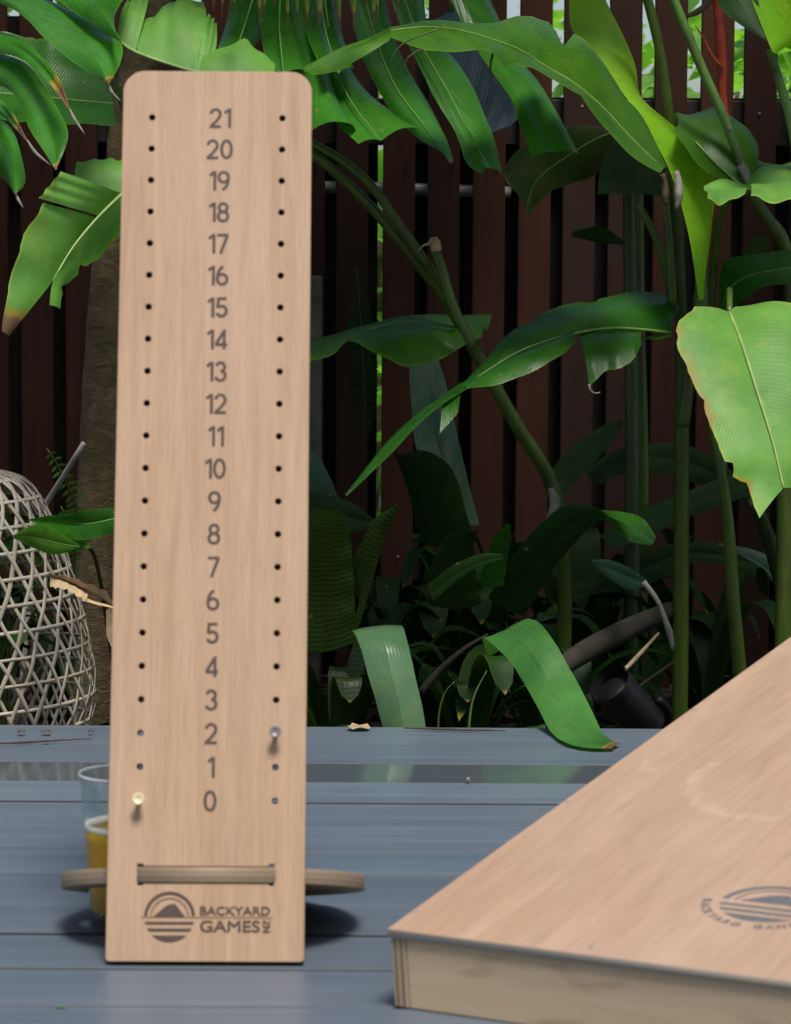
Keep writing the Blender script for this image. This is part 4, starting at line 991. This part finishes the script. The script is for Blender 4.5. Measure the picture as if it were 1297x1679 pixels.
leaf3([(800, 980), (850, 900), (915, 834), (960, 828), (992, 838)], [(830, 1000), (880, 920), (930, 865), (965, 845), (996, 843)], [(860, 1010), (910, 930), (945, 888), (975, 858), (1002, 852)], (3.72, 3.62), M['l_shade'], b3, rib=None, bulge=.08)
leaf3([(986, 836), (1030, 841), (1056, 852), (1076, 880)], [(990, 844), (1010, 852), (1040, 866), (1073, 888)], [(996, 852), (1017, 874), (1034, 888), (1068, 894)], (3.62, 3.56), M['l_dark'], b3, rib=None, bulge=.06)  # tip of the same leaf; its light is put into a brighter green
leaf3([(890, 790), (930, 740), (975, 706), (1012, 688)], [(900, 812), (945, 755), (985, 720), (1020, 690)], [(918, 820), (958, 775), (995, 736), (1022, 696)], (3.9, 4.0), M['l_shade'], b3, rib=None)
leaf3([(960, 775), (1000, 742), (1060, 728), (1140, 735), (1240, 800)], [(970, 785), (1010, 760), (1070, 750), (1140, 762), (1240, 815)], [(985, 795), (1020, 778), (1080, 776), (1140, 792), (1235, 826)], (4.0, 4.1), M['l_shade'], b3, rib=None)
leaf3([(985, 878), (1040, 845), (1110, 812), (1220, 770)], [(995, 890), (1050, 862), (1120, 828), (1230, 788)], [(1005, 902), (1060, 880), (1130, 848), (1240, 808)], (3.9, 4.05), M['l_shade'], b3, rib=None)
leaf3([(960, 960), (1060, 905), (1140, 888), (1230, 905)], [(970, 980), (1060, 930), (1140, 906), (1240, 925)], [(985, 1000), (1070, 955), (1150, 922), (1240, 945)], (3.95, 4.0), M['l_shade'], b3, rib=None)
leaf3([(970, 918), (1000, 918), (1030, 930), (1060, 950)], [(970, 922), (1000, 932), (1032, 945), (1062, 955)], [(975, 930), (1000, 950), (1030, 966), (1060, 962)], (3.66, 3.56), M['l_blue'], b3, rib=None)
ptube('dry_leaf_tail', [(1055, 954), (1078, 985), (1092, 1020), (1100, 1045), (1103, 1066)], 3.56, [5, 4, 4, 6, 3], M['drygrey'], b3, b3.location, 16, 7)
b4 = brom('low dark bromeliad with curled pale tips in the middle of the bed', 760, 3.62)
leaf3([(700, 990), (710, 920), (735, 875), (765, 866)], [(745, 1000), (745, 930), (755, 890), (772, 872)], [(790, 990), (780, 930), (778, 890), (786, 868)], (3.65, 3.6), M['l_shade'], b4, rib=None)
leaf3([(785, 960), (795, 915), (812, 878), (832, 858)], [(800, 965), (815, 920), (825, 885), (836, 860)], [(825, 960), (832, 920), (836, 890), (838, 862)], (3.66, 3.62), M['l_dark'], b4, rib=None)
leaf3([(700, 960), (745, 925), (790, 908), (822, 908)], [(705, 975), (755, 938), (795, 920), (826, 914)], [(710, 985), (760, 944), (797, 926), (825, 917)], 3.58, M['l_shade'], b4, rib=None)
def rosette(root, px, Y, n, length, wid, mats, r):
    base = Vector((q(px, 1190, Y).x, Y, GZ))
    for i in range(n):
        a = 2*math.pi*i/n + r.uniform(-.3, .3); L = length*r.uniform(.7, 1.15); el = r.uniform(.35, 1.2)
        d = Vector((math.cos(a), math.sin(a)*.7, 0))
        t = base + d*L*math.cos(el)*.8 + Vector((0, 0, L*math.sin(el)*.55))
        strap3d(base + d*.012, t, Vector((0, 0, L*.33)), wid*r.uniform(.75, 1.15), M[r.choice(mats)], root)
rr_ = random.Random(21)
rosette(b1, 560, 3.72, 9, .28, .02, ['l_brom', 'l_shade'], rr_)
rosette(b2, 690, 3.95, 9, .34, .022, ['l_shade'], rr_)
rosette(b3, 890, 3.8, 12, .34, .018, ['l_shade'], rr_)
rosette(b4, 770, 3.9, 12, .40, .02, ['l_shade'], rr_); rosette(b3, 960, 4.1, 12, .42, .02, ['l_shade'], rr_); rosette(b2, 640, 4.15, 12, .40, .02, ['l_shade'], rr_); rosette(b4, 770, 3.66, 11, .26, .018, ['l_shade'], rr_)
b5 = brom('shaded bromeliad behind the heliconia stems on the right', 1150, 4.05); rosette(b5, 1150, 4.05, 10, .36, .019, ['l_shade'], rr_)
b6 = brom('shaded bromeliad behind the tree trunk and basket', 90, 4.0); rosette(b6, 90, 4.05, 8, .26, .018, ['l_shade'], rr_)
# the two strap leaves that fall over the deck edge
b7 = brom('low bromeliad with a greyish strap leaf hanging down to the deck edge', 650, 3.42)
top = lambda L_: L_
leaf3([(590, 1062, 3.46), (578, 1034, 3.37), (589, 1054, 3.33), (603, 1105, 3.31), (617, 1152, 3.3), (634, 1215, 3.29)],
      [(622, 1058, 3.46), (618, 1026, 3.37), (630, 1052, 3.32), (642, 1105, 3.3), (654, 1152, 3.29), (666, 1215, 3.28)],
      [(655, 1060, 3.46), (658, 1025, 3.37), (669, 1055, 3.33), (680, 1105, 3.31), (691, 1152, 3.3), (702, 1215, 3.29)], 3.35, M['l_strap2'], b7, rib=None, bulge=.03, wave=.01)
b8 = brom('low bromeliad with a glossy green strap leaf lying onto the deck', 850, 3.45)
tz = qz(1006, 1224, .004).y
leaf3(rest([(800, 1075, 3.46), (791, 1045, 3.38), (815, 1063, 3.35), (842, 1092, 3.31), (866, 1132, 3.27), (886, 1168, 3.23), (902, 1198, 3.19), (925, 1217, 3.165), (960, 1226, 3.155), (1004, 1227, 3.14)]),
      rest([(830, 1062, 3.46), (826, 1034, 3.38), (848, 1044, 3.34), (876, 1073, 3.30), (905, 1122, 3.26), (928, 1164, 3.22), (946, 1198, 3.19), (965, 1212, 3.172), (985, 1218, 3.165), (1010, 1222, 3.15)]),
      rest([(858, 1052, 3.46), (856, 1018, 3.38), (880, 1018, 3.35), (910, 1054, 3.31), (942, 1110, 3.27), (967, 1158, 3.23), (986, 1198, 3.195), (998, 1210, 3.178), (1006, 1215, 3.17), (1016, 1219, 3.155)]), 3.3, M['l_strap'], b8, rib=None, bulge=.03, wave=.008, tip=.96)
rosette(b7, 640, 3.5, 5, .16, .012, ['l_shade'], rr_); rosette(b8, 850, 3.5, 6, .18, .012, ['l_shade'], rr_)

# ------------------------------------------------------------------ ferns
def fern(label, rach, Y, lens, n, mat, grp=None):
    t = thing('fern', label, 'fern', tuple(q(*rach[-1], Y)), grp)
    P = rail(rach, Y, n)
    V, Fc, UV = [], [], []
    for i in range(1, n):
        tt = (P[i+1]-P[i-1]).normalized(); u = i/n; L = lens*Y/F*math.sin(math.pi*(.12+.85*u))
        for sg in (-1, 1):
            d = (tt.cross(Vector((0, -1, 0)))*sg + tt*.25 + Vector((0, rnd.uniform(-.3, .3), rnd.uniform(-.15, .15)))).normalized(); wv = tt*L*.16
            k = len(V); V += [P[i], P[i]+d*L*.4+wv, P[i]+d*L*.85+wv*.7, P[i]+d*L, P[i]+d*L*.8-wv*.7, P[i]+d*L*.35-wv]
            UV += [(0, 0), (.4, 1), (.8, 1), (1, 0), (.8, 1), (.4, 1)]; Fc.append((k, k+1, k+2, k+3, k+4, k+5))
    mesh('frond', V, Fc, mat, t, t.location, uv=UV)
    V, Fc = tube_vf(P, [.0012, .0006], n, 5); mesh('rachis', V, Fc, M['stem_dark'], t, t.location)
    return t
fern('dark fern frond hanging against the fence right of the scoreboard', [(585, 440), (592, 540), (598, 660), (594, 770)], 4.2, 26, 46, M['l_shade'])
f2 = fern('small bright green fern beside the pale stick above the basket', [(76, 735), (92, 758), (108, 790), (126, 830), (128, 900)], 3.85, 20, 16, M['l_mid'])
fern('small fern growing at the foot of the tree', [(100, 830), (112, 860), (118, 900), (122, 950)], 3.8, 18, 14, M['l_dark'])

# ------------------------------------------------------------------ plant around and inside the basket
pl = thing('peace_lily', 'leafy plant with pointed leaves beside and behind the basket', 'plant', (q(150, 1190, 3.62).x, 3.72, GZ))
leaf3([(185, 833), (150, 836), (123, 840), (77, 846), (44, 852)], [(190, 850), (150, 858), (110, 858), (70, 856), (44, 853)], [(192, 870), (165, 880), (128, 886), (100, 872), (60, 860)], (3.45, 3.32), M['l_dark'], pl, rib=(1.6, .5), bulge=.1)
leaf3([(130, 894), (110, 879), (85, 866), (64, 860), (42, 866), (20, 879)], [(130, 897), (105, 893), (75, 886), (45, 880), (20, 880)], [(128, 899), (110, 906), (85, 909), (58, 900), (32, 888), (20, 881)], (3.36, 3.26), M['l_mid'], pl, rib=(1.4, .5), bulge=.12)
leaf3([(128, 884), (138, 882), (150, 896)], [(126, 888), (138, 892), (149, 898)], [(124, 892), (134, 902), (147, 900)], 3.4, M['l_mid'], pl, rib=None)
for pts in ([(190, 852), (215, 900), (220, 1190)], [(130, 896), (160, 930), (200, 1190)]): ptube('leaf_stalk', pts, (3.45, 3.72), [3, 4], M['stem_dark'], pl, pl.location)
ip = thing('potted_seedling', 'green leafy seedling growing inside the bamboo basket', 'plant', (BKX, BKY, GZ))
ir = random.Random(5)
for i in range(44):
    a = ir.uniform(0, 6.28); r_ = ir.uniform(.01, .075); h = ir.uniform(.16, .34); L = ir.uniform(.05, .085)
    b0 = Vector((BKX+r_*math.cos(a), BKY+r_*math.sin(a), GZ+h)); d = Vector((math.cos(a), math.sin(a), ir.uniform(-.5, .2))).normalized()*min(L, .098-r_ if r_ < .06 else .03)
    strap3d(b0, b0+d, Vector((0, 0, .008)), .013*ir.uniform(.7, 1.2), M[ir.choice(['l_mid', 'l_dark', 'l_shade', 'l_shade'])], ip, n=8)
    tube('leaf_stalk', [Vector((BKX, BKY, GZ)), Vector((BKX+r_*.3, BKY, GZ+h*.6)), b0], [.002, .0012], M['stem'], ip, ip.location, 8, 5)
dl = thing('dry_leaf', 'curled tan dead leaf hooked on the side of the basket', 'dead leaf', tuple(q(130, 975, 3.38)))
leaf([([(79, 941), (105, 952), (135, 966), (160, 978), (188, 992)], [(80, 940), (110, 945), (138, 955), (170, 968), (190, 990)], 3.36, 3.34, dict(n=20, m=3, bulge=.15, wave=.06, jag=.06)),
      ([(79, 941), (105, 952), (130, 966), (142, 972)], [(82, 962), (106, 966), (126, 976), (140, 986)], 3.36, 3.33, dict(n=14, m=3, bulge=.15, wave=.05, jag=.05)),
      ([(136, 974), (150, 984), (188, 994)], [(140, 986), (162, 992), (186, 997)], 3.345, 3.34, dict(n=10, m=2, jag=.05))], M['dryleaf'], dl, name='blade')
dl2 = thing('dry_leaf', 'narrow dead leaf hanging at the left edge of the scoreboard', 'dead leaf', tuple(q(184, 1030, 3.5)))
leaf([([(184, 990), (186, 1030), (188, 1066)], [(174, 1000), (175, 1040), (182, 1060)], 3.5, 3.49, dict(n=12, m=3, bulge=.2, jag=.06)), ([(184, 990), (186, 1030), (188, 1066)], [(196, 1000), (200, 1040), (190, 1062)], 3.5, 3.52, dict(n=12, m=3, jag=.06))], M['dryleaf'], dl2, name='blade')
o = ptube('stick', [(137, 727), (118, 758), (100, 788), (86, 812), (60, 880), (30, 1190)], (3.8, 3.9), [4.2, 5.4, 4.8, 5], M['stick'], n=14); tag(o, 'pale bare stick leaning between the basket and the tree', 'stick')

# grey post behind the scoreboard edge
pm = q(519, 452, 4.1); bmx = box_vf(pm.x-.030, pm.x+.0075, 4.09, 4.13, GZ, pm.z, .002)
tag(bm_obj('timber_post', bmx, M['post']), 'short mossy grey post just behind the right edge of the scoreboard', 'post')

# ------------------------------------------------------------------ garden light, sticks and litter in the bed
gl = thing('garden_spotlight', 'black plastic garden spotlight lying in the bed beside the game board', 'garden light', tuple(q(1040, 1190, 3.5).xy) + (GZ,))
a0, a1 = q(1000, 1122, 3.46), q(1062, 1190, 3.5)
V, Fc = tube_vf([a0, a0.lerp(a1, .08), a1], [.0255, .026, .024], 12, 24, cap=False); ax = (a1-a0).normalized()
mesh('housing', V, Fc, M['black'], gl, gl.location)
V, Fc = tube_vf([a0+ax*.012, a0+ax*.02], .0245, 2, 24); mesh('lens_disc', V, Fc, M['black'], gl, gl.location)
V, Fc = tube_vf([a0-ax*.002, a0+ax*.006], .0275, 2, 24, cap=False); mesh('rim', V, Fc, M['black'], gl, gl.location)
tube('bracket', [q(1078, 1146, 3.5), q(1096, 1168, 3.52), q(1090, 1200, 3.54)], .006, M['black'], gl, gl.location, 8, 8)
tube('stake', [a1, Vector((a1.x+.01, a1.y+.02, GZ))], [.012, .006], M['black'], gl, gl.location, 6, 10)
def rod(name, pts, Y, r, mat, label, cat, group=None):
    o = ptube(name, pts, Y, r, mat, n=14); tag(o, label, cat, group); return o
rod('log', [(900, 1108), (960, 1068), (1032, 1030), (1100, 1000)], (3.55, 3.75), [14, 19, 18, 15], M['log'], 'dead brown stem lying across the bed behind the spotlight', 'log')
rod('dead_stalk', [(1004, 1118), (1040, 1082), (1080, 1038)], (3.5, 3.56), [3, 4, 2], M['dryleaf'], 'thin orange dead stalk rising above the spotlight', 'stick')
rod('dead_stalk', [(1040, 1132), (1070, 1110), (1104, 1086)], 3.58, [2.4, 3, 2], M['drybrown'], 'shorter brown dead stalk beside the thick stem', 'stick')
rod('dead_stalk', [(690, 1135), (720, 1100), (760, 1065), (800, 1040)], 3.6, [7, 6, 4, 2], M['log'], 'dark dead stalk slanting between the two strap leaves', 'stick')
rod('grass_blade', [(768, 1230), (770, 1180), (778, 1140), (798, 1100)], 3.36, [1.6, 2.2, 1.8, .5], M['stem_pale'], 'single bright grass blade at the deck edge', 'grass')
rod('grass_blade', [(718, 1230), (720, 1170), (730, 1135), (746, 1117)], 3.4, [1.4, 1.8, 1.4, .4], M['stem'], 'thin darker grass blade beside the greyish strap leaf', 'grass')
def on_deck(name, pts, r, mat, label, cat):
    P = [qz(x, y, .003) for x, y in pts]; o = tube(name, P, r, mat, n=14, k=6); tag(o, label, cat)
on_deck('twig', [(662, 1193.5), (705, 1194.5), (760, 1196.5), (830, 1198)], [.0008, .0016, .0014, .0006], M['drybrown'], 'thin brown twig lying along the far deck edge between strap leaves', 'twig')
on_deck('twig', [(-20, 1219), (40, 1217), (90, 1214), (150, 1211)], [.0008, .0015, .0012, .0005], M['drybrown'], 'thin brown twig on the deck in front of the basket', 'twig')
for i, (x, y, s, lb) in enumerate(((35, 1203, 7, 'small brown leaf scrap on the deck nearest the left picture edge'), (76, 1202.5, 8, 'brown leaf scrap on the deck in front of the basket middle'), (150, 1202, 5, 'tiny brown leaf scrap on the deck beside the scoreboard'), (588, 1194, 20, 'tan fallen leaf lying on the deck edge right of the scoreboard'), (768, 1281, 3, 'tiny pale crumb on the dark wet deck board'))):
    c = qz(x, y, .002); s *= c.y/F; k = []
    V = [c+Vector((0, 0, .0035))]; n_ = 9
    for j in range(n_):
        a = 2*math.pi*j/n_; f = 1+.35*noise.noise(Vector((i*3.3, j*.9, 1)))
        V.append(c + Vector((math.cos(a)*s*f, math.sin(a)*s*1.1*f, -.0012+.003*(j % 2)+.002)))
    tag(mesh('fallen_leaf', V, [(0, 1+j, 1+(j+1) % n_) for j in range(n_)], M['dryleaf'] if i > 2 else M['drybrown']), lb, 'dead leaf', 'leaf scraps on the deck')
c = qz(98, 1652, .001); V = [c+Vector(p) for p in ((-.004, 0, .001), (0, -.003, .0015), (.006, .001, .001), (.001, .003, .0012))]
tag(mesh('green_leaf_scrap', V, [(0, 1, 2, 3)], M['l_pale']), 'tiny bright green leaf scrap on the front deck boards', 'leaf scrap')
# leaf litter
V, Fc = [], []; lr_ = random.Random(11)
for i in range(1500):
    c = Vector((lr_.uniform(-1, 1), lr_.uniform(3.3, 4.38), GZ+lr_.uniform(.0, .03))); a = lr_.uniform(0, 6.28); d = Vector((math.cos(a), math.sin(a), lr_.uniform(-.4, .4))); s = Vector((-d.y, d.x, lr_.uniform(-.3, .3))); L = lr_.uniform(.015, .045); wv = L*lr_.uniform(.15, .4)
    k = len(V); V += [c-d*L, c+s*wv+Vector((0, 0, .004)), c+d*L, c-s*wv]; Fc.append((k, k+1, k+2, k+3))
o = mesh('leaf_litter', V, Fc, M['drybrown']); o['kind'] = 'stuff'; o['label'] = 'dead leaves covering the soil'

# ------------------------------------------------------------------ shrubs beyond the fence
SG = 'shrubs beyond the fence'
sr = random.Random(9)
for i, (x, y, h, rad, lb) in enumerate(((-.75, 6.0, 1.5, .6, 'green shrub beyond the fence left of the scoreboard'), (-.05, 6.2, 1.15, .55, 'green shrub beyond the fence seen between slats right of the scoreboard'), (.55, 5.9, 1.02, .5, 'green shrub beyond the fence behind the hanging split leaf'), (.78, 5.3, .98, .34, 'bright leafy shrub beyond the fence behind the red flower spike'), (1.25, 6.1, 1.3, .6, 'tall green shrub beyond the fence at the far right'))):
    t = thing('garden_shrub', lb, 'shrub', (x, y, GZ), SG)
    V, Fc, UV = [], [], []
    for j in range(650):
        p = Vector((sr.gauss(0, .45), sr.gauss(0, .45), sr.random()**.8)); c = Vector((x+p.x*rad, y+p.y*rad, GZ + p.z*(h-GZ)))
        d = Vector((sr.uniform(-1, 1), sr.uniform(-1, 1), sr.uniform(-.6, .5))).normalized(); L = sr.uniform(.05, .13); s = d.cross(Vector((sr.uniform(-.5, .5), sr.uniform(-.5, .5), 1))).normalized()*L*.26; nn = s.cross(d).normalized()*L*.1; k = len(V)
        V += [c, c+d*L*.35+s+nn, c+d*L*.7+s*.75+nn, c+d*L, c+d*L*.7-s*.75+nn, c+d*L*.35-s+nn, c+d*L*.5]
        UV += [(0, 0), (.35, 1), (.7, 1), (1, 0), (.7, 1), (.35, 1), (.5, 0)]
        Fc += [(k, k+1, k+6), (k+1, k+2, k+6), (k+2, k+3, k+6), (k+3, k+4, k+6), (k+4, k+5, k+6), (k+5, k, k+6)]
    mesh('foliage', V, Fc, M['l_back'], t, t.location, uv=UV)
    for j in range(3):
        e2 = Vector((x+sr.uniform(-.3, .3)*rad, y+sr.uniform(-.3, .3)*rad, h*.85)); tube('stem', [Vector((x, y, GZ)), Vector((x, y, GZ)).lerp(e2, .5)+Vector((sr.uniform(-.05, .05), 0, 0)), e2], [.014, .005], M['bark'], t, t.location, 8, 6)
